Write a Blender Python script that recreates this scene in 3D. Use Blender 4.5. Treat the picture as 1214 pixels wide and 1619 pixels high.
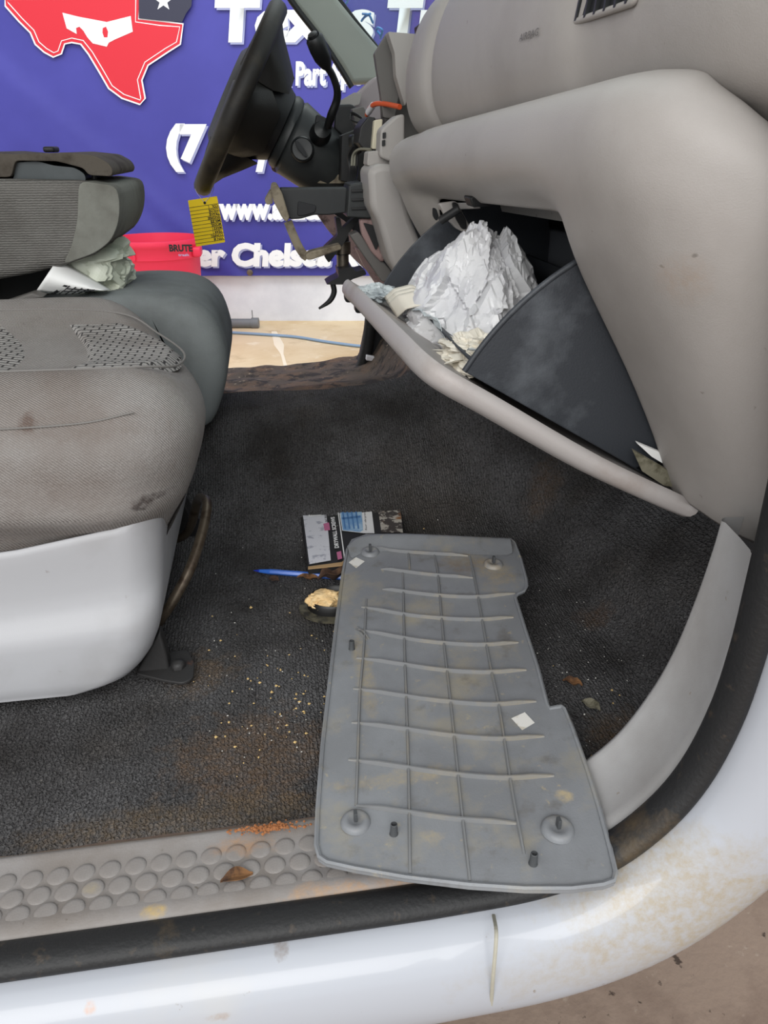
import bpy, bmesh, math, random
from mathutils import Vector, Matrix, noise
random.seed(7)
noise.seed_set(11)
for o in list(bpy.data.objects): bpy.data.objects.remove(o)
SC = bpy.context.scene
COL = SC.collection

# ------------------------------------------------------------------ camera
FPX, CX, CY = 1150.0, 607.0, 809.5
YAW, PIT = math.radians(8.7), math.radians(26.7)
CAMP = Vector((0, 0, 1.27))
FW = Vector((math.sin(YAW)*math.cos(PIT), math.cos(YAW)*math.cos(PIT), -math.sin(PIT)))
RT = Vector((math.cos(YAW), -math.sin(YAW), 0))
UP = RT.cross(FW)
cd = bpy.data.cameras.new('camera')
cam = bpy.data.objects.new('camera', cd); COL.objects.link(cam)
cd.sensor_fit = 'VERTICAL'; cd.sensor_height = 36.0; cd.lens = 36.0*FPX/1619.0
cd.clip_start = 0.01
cam.matrix_world = Matrix(((RT.x, UP.x, -FW.x, CAMP.x), (RT.y, UP.y, -FW.y, CAMP.y), (RT.z, UP.z, -FW.z, CAMP.z), (0, 0, 0, 1)))
SC.camera = cam

# ------------------------------------------------------------------ light
w = bpy.data.worlds.new('world'); SC.world = w; w.use_nodes = True
bg = w.node_tree.nodes['Background']
bg.inputs[0].default_value = (0.95, 0.98, 1.0, 1); bg.inputs[1].default_value = 1.0
def area(name, loc, target, size, energy, col=(1, 1, 1)):
    l = bpy.data.lights.new(name, 'AREA'); l.shape = 'RECTANGLE'; l.size, l.size_y = size; l.energy = energy; l.color = col
    o = bpy.data.objects.new(name, l); COL.objects.link(o); o.location = loc
    o.rotation_euler = (Vector(target)-Vector(loc)).to_track_quat('-Z', 'Y').to_euler()
    return o
area('bay_door_daylight', (-1.2, -3.2, 3.4), (0, 0.8, 0.9), (4.0, 2.6), 140, (1, 0.985, 0.96))
area('shop_ceiling_light', (-0.6, 3.9, 4.2), (-0.3, 5.0, 0.4), (4.5, 1.2), 70, (1, 0.99, 0.97))
SC.view_settings.view_transform = 'Standard'
SC.view_settings.look = 'None'
SC.view_settings.gamma = 1.0
SC.view_settings.use_curve_mapping = False
SC.view_settings.exposure = 0.3

# ------------------------------------------------------------------ helpers
def P(x, y, X=None, Y=None, Z=None):
    d = FW + RT*((x-CX)/FPX) - UP*((y-CY)/FPX)
    if X is not None: t = X/d.x
    elif Y is not None: t = Y/d.y
    else: t = (Z-CAMP.z)/d.z
    return CAMP + d*t
HF = Vector((math.sin(YAW), math.cos(YAW), 0))
def PB(x, y, D):                       # point on an upright plane facing the camera's heading, D metres off
    d = FW + RT*((x-CX)/FPX) - UP*((y-CY)/FPX)
    return CAMP + d*(D/d.dot(HF))
def lin(c):
    r = []
    for v in c:
        v /= 255.0
        r.append(v/12.92 if v <= 0.04045 else ((v+0.055)/1.055)**2.4)
    return (*r, 1)
MATS = {}
def M(name, col, rough=0.6, layers=(), bump=0, bscale=200, metal=0, spec=0.4, wave=None, brick=None, trans=0, coat=0, bdetail=3, sheen=0, wavecol=None, alpha=1, spots=()):
    m = bpy.data.materials.new(name); m.use_nodes = True; nt = m.node_tree; N = nt.nodes; L = nt.links
    b = N['Principled BSDF']
    b.inputs['Roughness'].default_value = rough; b.inputs['Metallic'].default_value = metal
    b.inputs['Specular IOR Level'].default_value = spec
    b.inputs['Transmission Weight'].default_value = trans; b.inputs['Coat Weight'].default_value = coat
    b.inputs['Sheen Weight'].default_value = sheen; b.inputs['Alpha'].default_value = alpha
    tc = N.new('ShaderNodeTexCoord'); co = tc.outputs['Object']
    rgb = N.new('ShaderNodeRGB'); rgb.outputs[0].default_value = lin(col); cur = rgb.outputs[0]
    def mixc(fac, a, c):
        mx = N.new('ShaderNodeMix'); mx.data_type = 'RGBA'
        L.new(fac, mx.inputs[0]); L.new(a, mx.inputs[6]); mx.inputs[7].default_value = c
        return mx.outputs[2]
    for k, ly in enumerate(layers):
        c, s, lo, hi = ly[:4]
        det = ly[4] if len(ly) > 4 else 6
        n = N.new('ShaderNodeTexNoise'); n.inputs['Detail'].default_value = det; n.inputs['Roughness'].default_value = 0.62
        mp = N.new('ShaderNodeMapping'); mp.inputs['Location'].default_value = (k*3.1+len(name), k*1.7, k*2.3)
        if isinstance(s, tuple): mp.inputs['Scale'].default_value = s; n.inputs['Scale'].default_value = 1
        else: n.inputs['Scale'].default_value = s
        L.new(co, mp.inputs[0]); L.new(mp.outputs[0], n.inputs['Vector'])
        mr = N.new('ShaderNodeMapRange'); mr.inputs[1].default_value = lo; mr.inputs[2].default_value = hi
        mr.inputs[4].default_value = ly[5] if len(ly) > 5 else 1.0
        L.new(n.outputs[0], mr.inputs[0]); cur = mixc(mr.outputs[0], cur, lin(c))
    if spots:
        ge = N.new('ShaderNodeNewGeometry')
        wn = N.new('ShaderNodeTexNoise'); wn.inputs['Scale'].default_value = 38; wn.inputs['Detail'].default_value = 8; wn.inputs['Roughness'].default_value = 0.7
        L.new(ge.outputs['Position'], wn.inputs['Vector'])
        fn_ = N.new('ShaderNodeTexNoise'); fn_.inputs['Scale'].default_value = 130; fn_.inputs['Detail'].default_value = 6; fn_.inputs['Roughness'].default_value = 0.7
        L.new(ge.outputs['Position'], fn_.inputs['Vector'])
        for c, pos, rad, stg, ragged in spots:
            sb_ = N.new('ShaderNodeVectorMath'); sb_.operation = 'SUBTRACT'; L.new(ge.outputs['Position'], sb_.inputs[0]); sb_.inputs[1].default_value = pos
            dv = N.new('ShaderNodeVectorMath'); dv.operation = 'DIVIDE'; L.new(sb_.outputs[0], dv.inputs[0]); dv.inputs[1].default_value = rad
            ln = N.new('ShaderNodeVectorMath'); ln.operation = 'LENGTH'; L.new(dv.outputs[0], ln.inputs[0])
            ma = N.new('ShaderNodeMath'); ma.operation = 'MULTIPLY_ADD'; L.new(wn.outputs[0], ma.inputs[0]); ma.inputs[1].default_value = -ragged*2; L.new(ln.outputs['Value'], ma.inputs[2])
            mr = N.new('ShaderNodeMapRange'); mr.inputs[1].default_value = 1.0-ragged; mr.inputs[2].default_value = 0.45-ragged; mr.inputs[4].default_value = stg
            L.new(ma.outputs[0], mr.inputs[0])
            mb = N.new('ShaderNodeMapRange'); mb.inputs[1].default_value = 0.36; mb.inputs[2].default_value = 0.62; mb.inputs[3].default_value = 0.25; L.new(fn_.outputs[0], mb.inputs[0])
            mu = N.new('ShaderNodeMath'); mu.operation = 'MULTIPLY'; L.new(mr.outputs[0], mu.inputs[0]); L.new(mb.outputs[0], mu.inputs[1])
            cur = mixc(mu.outputs[0], cur, lin(c))
    hgt = None
    if wave:
        ax, sc, dist = wave
        wv = N.new('ShaderNodeTexWave'); wv.bands_direction = ax; wv.inputs['Scale'].default_value = sc; wv.inputs['Distortion'].default_value = dist
        wv.inputs['Detail'].default_value = 2; wv.inputs['Detail Scale'].default_value = 3
        L.new(co, wv.inputs['Vector']); hgt = wv.outputs['Fac']
        if wavecol:
            inv = N.new('ShaderNodeMapRange'); inv.inputs[1].default_value = 0.55; inv.inputs[2].default_value = 0.1; inv.inputs[4].default_value = wavecol[1]
            L.new(hgt, inv.inputs[0]); cur = mixc(inv.outputs[0], cur, lin(wavecol[0]))
    if brick:
        sc, c = brick
        br = N.new('ShaderNodeTexBrick'); br.inputs['Scale'].default_value = sc
        br.inputs['Color1'].default_value = (1, 1, 1, 1); br.inputs['Color2'].default_value = (0.8, 0.8, 0.8, 1); br.inputs['Mortar'].default_value = (0, 0, 0, 1)
        br.inputs['Mortar Size'].default_value = 0.035; br.inputs['Mortar Smooth'].default_value = 0.4
        L.new(co, br.inputs['Vector'])
        inv = N.new('ShaderNodeMapRange'); inv.inputs[1].default_value = 0.7; inv.inputs[2].default_value = 0.0
        L.new(br.outputs['Color'], inv.inputs[0]); cur = mixc(inv.outputs[0], cur, lin(c)); hgt = br.outputs['Color']
    L.new(cur, b.inputs['Base Color'])
    if bump:
        bp = N.new('ShaderNodeBump'); bp.inputs['Strength'].default_value = bump; bp.inputs['Distance'].default_value = 0.002
        n = N.new('ShaderNodeTexNoise'); n.inputs['Scale'].default_value = bscale; n.inputs['Detail'].default_value = bdetail
        L.new(co, n.inputs['Vector']); src = n.outputs[0]
        if hgt is not None:
            ad = N.new('ShaderNodeMath'); ad.operation = 'ADD'; L.new(hgt, ad.inputs[0]); L.new(src, ad.inputs[1]); src = ad.outputs[0]
        L.new(src, bp.inputs['Height']); L.new(bp.outputs[0], b.inputs['Normal'])
    MATS[name] = m
    return m

WL = {}
def tag(o, label=None, cat=None, group=None, kind=None):
    if label: o['label'] = label
    if cat: o['category'] = cat
    if group: o['group'] = group
    if kind: o['kind'] = kind
    return o
def root(name, loc, label, cat, group=None, kind=None):
    o = bpy.data.objects.new(name, None); COL.objects.link(o); o.empty_display_size = 0.05
    o.location = loc; WL[o] = Vector(loc)
    return tag(o, label, cat, group, kind)
def link(name, me, loc, parent=None, mat=None):
    o = bpy.data.objects.new(name, me); COL.objects.link(o); WL[o] = Vector(loc)
    o.location = Vector(loc) - (WL[parent] if parent else Vector())
    if parent: o.parent = parent
    if mat and not me.materials: me.materials.append(MATS[mat] if isinstance(mat, str) else mat)
    return o
def mesh(name, vs, fs, mat, parent=None, smooth=True, bev=0, bseg=3, sub=0, solid=0, soff=-1, weld=False):
    vs = [Vector(v) for v in vs]
    lo = Vector((min(v.x for v in vs), min(v.y for v in vs), min(v.z for v in vs)))
    hi = Vector((max(v.x for v in vs), max(v.y for v in vs), max(v.z for v in vs)))
    c = (lo+hi)/2; c.z = lo.z
    me = bpy.data.meshes.new(name); me.from_pydata([v-c for v in vs], [], fs)
    bm = bmesh.new(); bm.from_mesh(me)
    if weld: bmesh.ops.remove_doubles(bm, verts=bm.verts, dist=1e-5)
    bmesh.ops.recalc_face_normals(bm, faces=bm.faces); bm.to_mesh(me); bm.free()
    if smooth:
        for p in me.polygons: p.use_smooth = True
    o = link(name, me, c, parent, mat)
    if solid: m = o.modifiers.new('s', 'SOLIDIFY'); m.thickness = solid; m.offset = soff
    if bev:
        m = o.modifiers.new('b', 'BEVEL'); m.width = bev; m.segments = bseg; m.limit_method = 'ANGLE'; m.angle_limit = math.radians(35); m.harden_normals = False
    if sub: m = o.modifiers.new('u', 'SUBSURF'); m.levels = sub; m.render_levels = sub
    if smooth:
        try: me.set_sharp_from_angle(angle=math.radians(50))
        except Exception: pass
    return o
def extr(name, pts, vec, mat, parent=None, bev=0, bseg=3, smooth=True, sub=0):
    n = len(pts); v = Vector(vec); pts = [Vector(p) for p in pts]
    vs = pts + [p+v for p in pts]
    fs = [tuple(range(n))[::-1], tuple(range(n, 2*n))] + [(i, (i+1) % n, n+(i+1) % n, n+i) for i in range(n)]
    return mesh(name, vs, fs, mat, parent, smooth, bev, bseg, sub)
def prism(name, px, Y, th, mat, parent=None, bev=0.002, bseg=2, rnd=0):
    pts = [P(x, y, Y=Y) for x, y in px]
    if rnd: pts = rpoly(pts, rnd)
    return extr(name, pts, (0, th, 0), mat, parent, bev, bseg)
def rpoly(pts, r, n=5):
    out = []
    pts = [Vector(p) for p in pts]
    for i, p in enumerate(pts):
        a, b = pts[i-1], pts[(i+1) % len(pts)]
        rr = r[i] if isinstance(r, (list, tuple)) else r
        d1, d2 = a-p, b-p
        rr = min(rr, d1.length*0.48, d2.length*0.48)
        p1, p2 = p+d1.normalized()*rr, p+d2.normalized()*rr
        for k in range(n+1):
            t = k/n; out.append(p1*(1-t)**2 + p*2*t*(1-t) + p2*t*t)
    return out
def crom(pts, n=6, closed=False):
    pts = [Vector(p) for p in pts]; out = []
    m = len(pts)
    for i in range(m if closed else m-1):
        p0 = pts[(i-1) % m] if closed or i > 0 else pts[0]*2-pts[1]
        p1, p2 = pts[i], pts[(i+1) % m]
        p3 = pts[(i+2) % m] if closed or i < m-2 else pts[-1]*2-pts[-2]
        for k in range(n):
            t = k/n
            out.append(0.5*((2*p1)+(p2-p0)*t+(2*p0-5*p1+4*p2-p3)*t*t+(-p0+3*p1-3*p2+p3)*t**3))
    if not closed: out.append(pts[-1].copy())
    return out
def lerp_list(vals, n):
    if not isinstance(vals, (list, tuple)): return [vals]*n
    out = []
    for i in range(n):
        t = i/(n-1)*(len(vals)-1); k = min(int(t), len(vals)-2); u = t-k
        out.append(vals[k]*(1-u)+vals[k+1]*u)
    return out
def tube(name, pts, r, mat, parent=None, n=6, seg=10, smoothpath=True, flat=None):
    path = crom(pts, n) if smoothpath and len(pts) > 2 else [Vector(p) for p in pts]
    rs = lerp_list(r, len(path)); vs = []; fs = []
    up = Vector((0, 0, 1)); prev = None
    for i, p in enumerate(path):
        t = (path[min(i+1, len(path)-1)]-path[max(i-1, 0)]).normalized()
        if prev is None:
            s = t.cross(up)
            if s.length < 1e-3: s = t.cross(Vector((1, 0, 0)))
        else: s = prev - t*prev.dot(t)
        s.normalize(); prev = s; q = t.cross(s)
        for k in range(seg):
            a = 2*math.pi*k/seg
            vs.append(p + s*math.cos(a)*rs[i] + q*math.sin(a)*rs[i]*(flat or 1))
    m = len(path)
    for i in range(m-1):
        for k in range(seg): fs.append((i*seg+k, i*seg+(k+1) % seg, (i+1)*seg+(k+1) % seg, (i+1)*seg+k))
    fs.append(tuple(range(seg))[::-1]); fs.append(tuple((m-1)*seg+k for k in range(seg)))
    return mesh(name, vs, fs, mat, parent)
def loft(name, rings, mat, parent=None, cap=True, closed=True, **kw):
    n = len(rings[0]); vs = [p for r in rings for p in r]; fs = []
    for i in range(len(rings)-1):
        for k in range(n if closed else n-1):
            fs.append((i*n+k, i*n+(k+1) % n, (i+1)*n+(k+1) % n, (i+1)*n+k))
    if cap and closed: fs.append(tuple(range(n))[::-1]); fs.append(tuple((len(rings)-1)*n+k for k in range(n)))
    return mesh(name, vs, fs, mat, parent, **kw)
def lathe(name, prof, org, axis, mat, parent=None, seg=32, cap=True, **kw):
    ax = Vector(axis).normalized(); u = ax.cross(Vector((0, 1, 0)))
    if u.length < 1e-3: u = ax.cross(Vector((1, 0, 0)))
    u.normalize(); v = ax.cross(u); org = Vector(org)
    rings = [[org+ax*h+(u*math.cos(2*math.pi*k/seg)+v*math.sin(2*math.pi*k/seg))*r for k in range(seg)] for r, h in prof]
    return loft(name, rings, mat, parent, cap, **kw)
def sbox(name, lo, hi, r, mat, parent=None, n=14, deform=None, rot=None, sub=0):
    lo, hi = Vector(lo), Vector(hi); c = (lo+hi)/2; h = (hi-lo)/2; r = min(r, h.x, h.y, h.z)
    vs = []; fs = []; idx = {}
    def vid(i, j, k):
        key = (i, j, k)
        if key not in idx:
            p = Vector((2*i/n-1, 2*j/n-1, 2*k/n-1))
            # denser sampling near the edges
            p = Vector([math.sin(a*math.pi/2)*0.5+a*0.5 for a in p]); p = Vector((p.x*h.x, p.y*h.y, p.z*h.z))
            q = Vector([max(-(h[a]-r), min(h[a]-r, p[a])) for a in range(3)]); d = p-q
            if d.length > 1e-9: p = q+d.normalized()*r
            if rot: p = rot @ p
            p = p+c
            if deform: p = Vector(deform(p))
            idx[key] = len(vs); vs.append(p)
        return idx[key]
    for a in range(n):
        for b in range(n):
            for e in (0, n):
                fs.append((vid(e, a, b), vid(e, a+1, b), vid(e, a+1, b+1), vid(e, a, b+1)))
                fs.append((vid(a, e, b), vid(a+1, e, b), vid(a+1, e, b+1), vid(a, e, b+1)))
                fs.append((vid(a, b, e), vid(a+1, b, e), vid(a+1, b+1, e), vid(a, b+1, e)))
    return mesh(name, vs, fs, mat, parent, sub=sub)
def interp(tbl, x):
    for (a, va), (b, vb) in zip(tbl, tbl[1:]):
        if x <= b: return va+(vb-va)*(x-a)/(b-a) if b > a else vb
    return tbl[-1][1]
def s_(a, b, v):
    t = max(0, min(1, (v-a)/(b-a))); return t*t*(3-2*t)
def flatpoly(name, pts, mat, parent):
    return mesh(name, pts, [tuple(range(len(pts)))], mat, parent, smooth=False)
def text(name, s, org, ex, ey, wid, hgt, mat, parent, bold=0.02, shear=0.0):
    cu = bpy.data.curves.new('tmp', 'FONT'); cu.body = s; cu.offset = bold*1.25; cu.shear = shear; cu.resolution_u = 3
    t = bpy.data.objects.new('tmp', cu); COL.objects.link(t); bpy.context.view_layer.update()
    me = bpy.data.meshes.new_from_object(t.evaluated_get(bpy.context.evaluated_depsgraph_get()))
    bpy.data.objects.remove(t)
    xs = [v.co.x for v in me.vertices]; ys = [v.co.y for v in me.vertices]
    x0, x1, y0, y1 = min(xs), max(xs), min(ys), max(ys)
    ex, ey = Vector(ex).normalized(), Vector(ey).normalized()
    sx = wid/(x1-x0); sy = hgt/(y1-y0) if hgt else sx
    for v in me.vertices:
        v.co = ex*((v.co.x-x0)*sx) + ey*((v.co.y-y0)*sy)
    me.name = name
    return link(name, me, Vector(org), parent, mat)
def crumple(name, c, rad, mat, parent=None, seed=0, amp=0.35, sub=5, shape=None, fq=3.0, floor=None, octs=3):
    bm = bmesh.new(); bmesh.ops.create_icosphere(bm, subdivisions=sub, radius=1.0)
    off = Vector((seed*7.3, seed*3.1, seed*1.9)); vs = []
    for v in bm.verts:
        p = v.co.copy()
        k = noise.noise(p*1.3+off)*0.5
        for f2, am in ((fq, 1.0), (fq*2.1, 0.42), (fq*4.3, 0.22))[:octs]:
            pp_ = Vector((p.x, p.y, p.z*0.7))*f2+off*f2
            dd, pts_ = noise.voronoi(pp_); h_ = pts_[0]; nv_ = Vector([((math.sin(round(h_.x, 3)*12.9+round(h_.y, 3)*78.2+round(h_.z, 3)*37.7+m*4.1)*4375.85) % 1.0)*2-1 for m in range(3)])*0.75
            k += am*((pp_-pts_[0]).dot(nv_)*1.1+nv_.x*0.25)*0.8
        q = p*(1+amp*k)
        if shape: q = Vector(shape(q))
        q = Vector((q.x*rad[0], q.y*rad[1], q.z*rad[2]))+Vector(c)
        if floor is not None: q.z = max(q.z, floor)
        vs.append(q)
    bm.verts.index_update(); fs = [tuple(v.index for v in f.verts) for f in bm.faces]; bm.free()
    return mesh(name, vs, fs, mat, parent, smooth=False)

# ------------------------------------------------------------------ materials
M('dash', (158, 153, 149), 0.5, [((142, 137, 132), 4, 0.45, 0.75), ((112, 104, 96), 60, 0.72, 0.76, 3, 0.6)], bump=0.12, bscale=900, spots=[((150, 128, 108), tuple(P(1070, 455, Y=0.48)), (0.03, 0.03, 0.025), 0.35, 0.5), ((108, 98, 88), tuple(P(1080, 580, Y=0.48)), (0.006, 0.02, 0.014), 0.6, 0.8), ((96, 90, 84), tuple(P(1095, 403, Y=0.48)), (0.002, 0.01, 0.002), 0.8, 0.6)])
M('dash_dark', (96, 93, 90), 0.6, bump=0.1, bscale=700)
M('glove_lid', (165, 160, 158), 0.5, [((140, 128, 120), 8, 0.5, 0.75)], bump=0.1, bscale=700)
M('bin_dark', (48, 51, 56), 0.5, [((125, 130, 136), 9, 0.52, 0.85, 8, 0.6), ((30, 32, 36), 4, 0.4, 0.3)], bump=0.15, bscale=500)
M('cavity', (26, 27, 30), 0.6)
M('cavity_liner', (88, 90, 95), 0.55, [((90, 92, 96), 30, 0.62, 0.8, 5, 0.4)])
M('black', (24, 24, 25), 0.5, [((52, 50, 47), 14, 0.5, 0.8, 6, 0.5)], bump=0.1, bscale=500)
M('black_soft', (34, 36, 37), 0.45, [((58, 60, 58), 6, 0.5, 0.8)])
M('wheel_leather', (28, 25, 22), 0.55, [((70, 62, 48), 7, 0.48, 0.75)], bump=0.15, bscale=400)
M('shifter', (20, 21, 22), 0.4)
M('steel', (120, 112, 100), 0.4, [((70, 60, 52), 20, 0.45, 0.7)], metal=0.8)
M('tan_worn', (132, 122, 104), 0.7, [((84, 74, 60), 40, 0.45, 0.65)], bump=0.2, bscale=300)
M('pink_metal', (146, 120, 116), 0.5, [((70, 52, 46), 30, 0.5, 0.65)], bump=0.1, bscale=200)
M('ivory', (205, 196, 172), 0.5)
M('orange_wire', (206, 84, 44), 0.45)
M('wire_grey', (120, 118, 105), 0.5)
M('seat_fabric', (150, 146, 143), 0.95, [((132, 126, 122), 5, 0.45, 0.75), ((120, 108, 100), 2.5, 0.5, 0.7), ((92, 78, 70), 30, 0.7, 0.78, 4, 0.6)], bump=0.55, bscale=260, wave=('DIAGONAL', 165, 1.5), wavecol=((92, 88, 86), 0.35), spec=0.1, spots=[((52, 42, 40), tuple(P(238, 793, Y=0.70)), (0.020, 0.3, 0.006), 0.8, 1.3), ((52, 42, 40), tuple(P(222, 803, Y=0.70)), (0.012, 0.3, 0.006), 0.8, 1.3), ((84, 60, 50), tuple(P(37, 677, Y=0.70)), (0.010, 0.3, 0.010), 0.7, 0.9), ((110, 94, 84), tuple(P(120, 680, Y=0.70)), (0.10, 0.1, 0.02), 0.25, 1.2), ((104, 92, 86), tuple(P(60, 780, Y=0.70)), (0.12, 0.1, 0.03), 0.25, 1.2)])
M('seat_smooth', (126, 126, 122), 0.95, [((104, 104, 100), 7, 0.45, 0.75), ((84, 72, 60), 42, 0.7, 0.76, 4, 0.7)], bump=0.4, bscale=700, spec=0.1)
M('seat_insert', (158, 155, 152), 0.95, [((118, 110, 104), 6, 0.5, 0.75)], bump=0.9, bscale=300, brick=(26, (70, 68, 68)), spec=0.1)
M('seat_center', (122, 127, 127), 0.95, [((100, 103, 103), 6, 0.45, 0.7)], bump=0.4, bscale=600, spec=0.1)
M('back_fabric', (116, 114, 110), 0.95, [((94, 91, 87), 8, 0.45, 0.7)], bump=0.6, bscale=300, wave=('Z', 90, 2.0), wavecol=((70, 68, 66), 0.6), spec=0.1)
M('back_smooth', (126, 127, 120), 0.95, [((92, 90, 84), 8, 0.45, 0.7)], bump=0.3, bscale=600, spec=0.1)
M('armrest', (82, 76, 68), 0.85, [((50, 42, 34), 14, 0.5, 0.68)], bump=0.5, bscale=200)
M('arm_plastic', (60, 66, 68), 0.4, [((96, 102, 104), 10, 0.5, 0.8, 5, 0.5)])
M('seam', (120, 117, 114), 0.9)
M('seat_plastic', (168, 168, 171), 0.42, [((150, 148, 148), 5, 0.45, 0.75), ((120, 112, 104), 60, 0.72, 0.78, 3, 0.5)], bump=0.06, bscale=800)
M('stain', (62, 50, 46), 0.95)
M('burn', (90, 60, 44), 0.95)
M('bar_metal', (88, 78, 66), 0.42, [((58, 46, 36), 40, 0.5, 0.65)], metal=0.55)
M('rusty_bracket', (46, 45, 45), 0.55, [((120, 66, 36), 18, 0.6, 0.7)], bump=0.3, bscale=120)
M('carpet', (102, 101, 102), 1.0, [((60, 58, 57), 5, 0.4, 0.7), ((112, 102, 90), 3.6, 0.54, 0.78, 9, 0.35), ((128, 124, 116), 170, 0.66, 0.76, 2, 0.45), ((40, 38, 38), 300, 0.5, 0.62, 2, 0.6)], bump=1.0, bscale=330, wave=('X', 75, 6.0), wavecol=((52, 50, 50), 0.3), spec=0.05, spots=[((134, 104, 74), tuple(P(400, 1190, Z=0.69)), (0.10, 0.08, 0.1), 0.45, 1.1), ((134, 108, 78), tuple(P(320, 1060, Z=0.69)), (0.05, 0.05, 0.1), 0.4, 1.1), ((120, 100, 74), tuple(P(300, 1290, Z=0.69)), (0.2, 0.03, 0.1), 0.5, 0.9), ((104, 78, 54), tuple(P(940, 965, Z=0.70)), (0.03, 0.03, 0.1), 0.45, 0.8), ((110, 84, 58), tuple(P(860, 775, Z=0.75)), (0.04, 0.04, 0.1), 0.35, 0.8), ((112, 88, 60), tuple(P(990, 1150, Z=0.70)), (0.05, 0.05, 0.1), 0.6, 0.8)])
M('floor_pan', (78, 68, 60), 0.9, [((104, 80, 62), 12, 0.46, 0.66), ((40, 34, 32), 25, 0.5, 0.6), ((150, 136, 118), 70, 0.66, 0.72, 3)], bump=0.8, bscale=90)
M('sill', (142, 138, 136), 0.5, [((122, 114, 107), 7, 0.42, 0.68), ((160, 124, 88), 5.5, 0.64, 0.8, 8, 0.5), ((90, 80, 70), 90, 0.7, 0.78, 2)], bump=0.15, bscale=500, spots=[((192, 160, 84), tuple(P(243, 1443, Z=0.69)), (0.012, 0.006, 0.1), 0.6, 1.1), ((174, 132, 92), tuple(P(385, 1335, Z=0.69)), (0.03, 0.014, 0.1), 0.6, 1.2), ((176, 138, 98), tuple(P(520, 1412, Z=0.69)), (0.045, 0.012, 0.1), 0.6, 1.2), ((176, 160, 120), tuple(P(145, 1405, Z=0.69)), (0.010, 0.008, 0.1), 0.4, 1.1), ((170, 132, 94), tuple(P(640, 1405, Z=0.69)), (0.05, 0.02, 0.1), 0.6, 0.8)])
M('pillar_trim', (168, 167, 167), 0.5, [((146, 143, 141), 5, 0.42, 0.7), ((130, 116, 98), 60, 0.7, 0.76, 3)], bump=0.08, bscale=700)
M('rubber', (30, 30, 31), 0.55, [((92, 76, 52), 9, 0.58, 0.72, 8, 0.8), ((60, 52, 44), 70, 0.6, 0.7)], bump=0.3, bscale=260)
M('paint', (170, 173, 180), 0.3, [((190, 182, 166), 3.4, 0.58, 0.82, 6, 0.5), ((170, 112, 60), 13, 0.73, 0.8, 6, 0.8), ((120, 106, 90), 75, 0.71, 0.76, 3, 0.8)], coat=0.3, bump=0.02, bscale=30, spots=[((160, 146, 120), tuple(P(1090, 1430, Y=0.35)), (0.14, 0.1, 0.07), 0.75, 0.9), ((158, 142, 114), tuple(P(960, 1520, Y=0.35)), (0.13, 0.1, 0.035), 0.4, 1.0), ((190, 128, 70), tuple(P(140, 1602, Y=0.36)), (0.006, 0.1, 0.004), 0.6, 1.6), ((120, 104, 90), tuple(P(445, 1543, Y=0.36)), (0.006, 0.1, 0.003), 0.6, 2.0), ((150, 120, 90), tuple(P(350, 1590, Y=0.36)), (0.012, 0.1, 0.003), 0.4, 2.0)])
M('caulk', (166, 162, 148), 0.7, bump=0.3, bscale=200)
M('kick_panel', (122, 124, 127), 0.45, [((140, 143, 147), 7, 0.45, 0.75), ((164, 152, 122), 11, 0.52, 0.74, 10, 0.7), ((96, 90, 82), 30, 0.58, 0.72, 8, 0.5), ((172, 160, 132), 70, 0.64, 0.72, 6, 0.6)], bump=0.12, bscale=500, spots=[((186, 168, 130), tuple(P(890, 1272, Z=0.715)), (0.008, 0.008, 0.1), 0.7, 1.2), ((176, 160, 126), tuple(P(680, 1325, Z=0.715)), (0.014, 0.010, 0.1), 0.5, 1.4), ((120, 100, 74), tuple(P(730, 910, Z=0.715)), (0.04, 0.03, 0.1), 0.5, 1.3), ((168, 150, 116), tuple(P(780, 925, Z=0.715)), (0.03, 0.05, 0.1), 0.5, 1.3), ((170, 154, 120), tuple(P(640, 1230, Z=0.715)), (0.09, 0.012, 0.1), 0.45, 1.5), ((166, 150, 116), tuple(P(575, 1060, Z=0.715)), (0.012, 0.1, 0.1), 0.55, 0.9)])
M('kick_rib', (122, 123, 124), 0.5, [((158, 144, 114), 14, 0.5, 0.72, 8, 0.7)])
M('clip', (70, 72, 74), 0.5)
M('sticker', (222, 220, 214), 0.6, [((176, 160, 130), 40, 0.55, 0.7)])
M('card_black', (32, 31, 31), 0.6, [((190, 186, 176), 60, 0.68, 0.72, 6, 0.8)])
M('card_worn', (66, 60, 58), 0.8, [((176, 170, 160), 70, 0.5, 0.56, 6), ((134, 90, 54), 22, 0.58, 0.66)], bump=0.2, bscale=200)
M('card_brown', (168, 138, 100), 0.9)
M('label_white', (206, 206, 212), 0.6, [((120, 122, 140), 60, 0.56, 0.62, 5, 0.6)])
M('label_plain', (224, 224, 224), 0.6)
M('label_blue', (116, 158, 200), 0.5, [((168, 196, 216), 30, 0.45, 0.65)])
M('label_blue_dark', (74, 122, 176), 0.5)
M('label_pink', (186, 104, 140), 0.6)
M('ink', (30, 30, 34), 0.7)
M('ink_white', (226, 226, 226), 0.7)
M('pen_blue', (52, 104, 196), 0.25, spec=0.6)
M('pen_tip', (34, 52, 168), 0.3)
M('rubber_mount', (22, 21, 21), 0.4, [((70, 62, 52), 50, 0.6, 0.7)])
M('mount_rim', (84, 80, 66), 0.6, [((40, 38, 34), 60, 0.45, 0.6)])
M('foam', (214, 180, 128), 0.9, [((236, 208, 160), 60, 0.45, 0.65), ((160, 112, 66), 40, 0.66, 0.74)], bump=0.8, bscale=150)
M('leaf', (124, 88, 56), 0.9, [((70, 48, 34), 60, 0.45, 0.6)])
M('leaf_dark', (66, 48, 38), 0.9, [((100, 74, 54), 60, 0.5, 0.65)])
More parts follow.
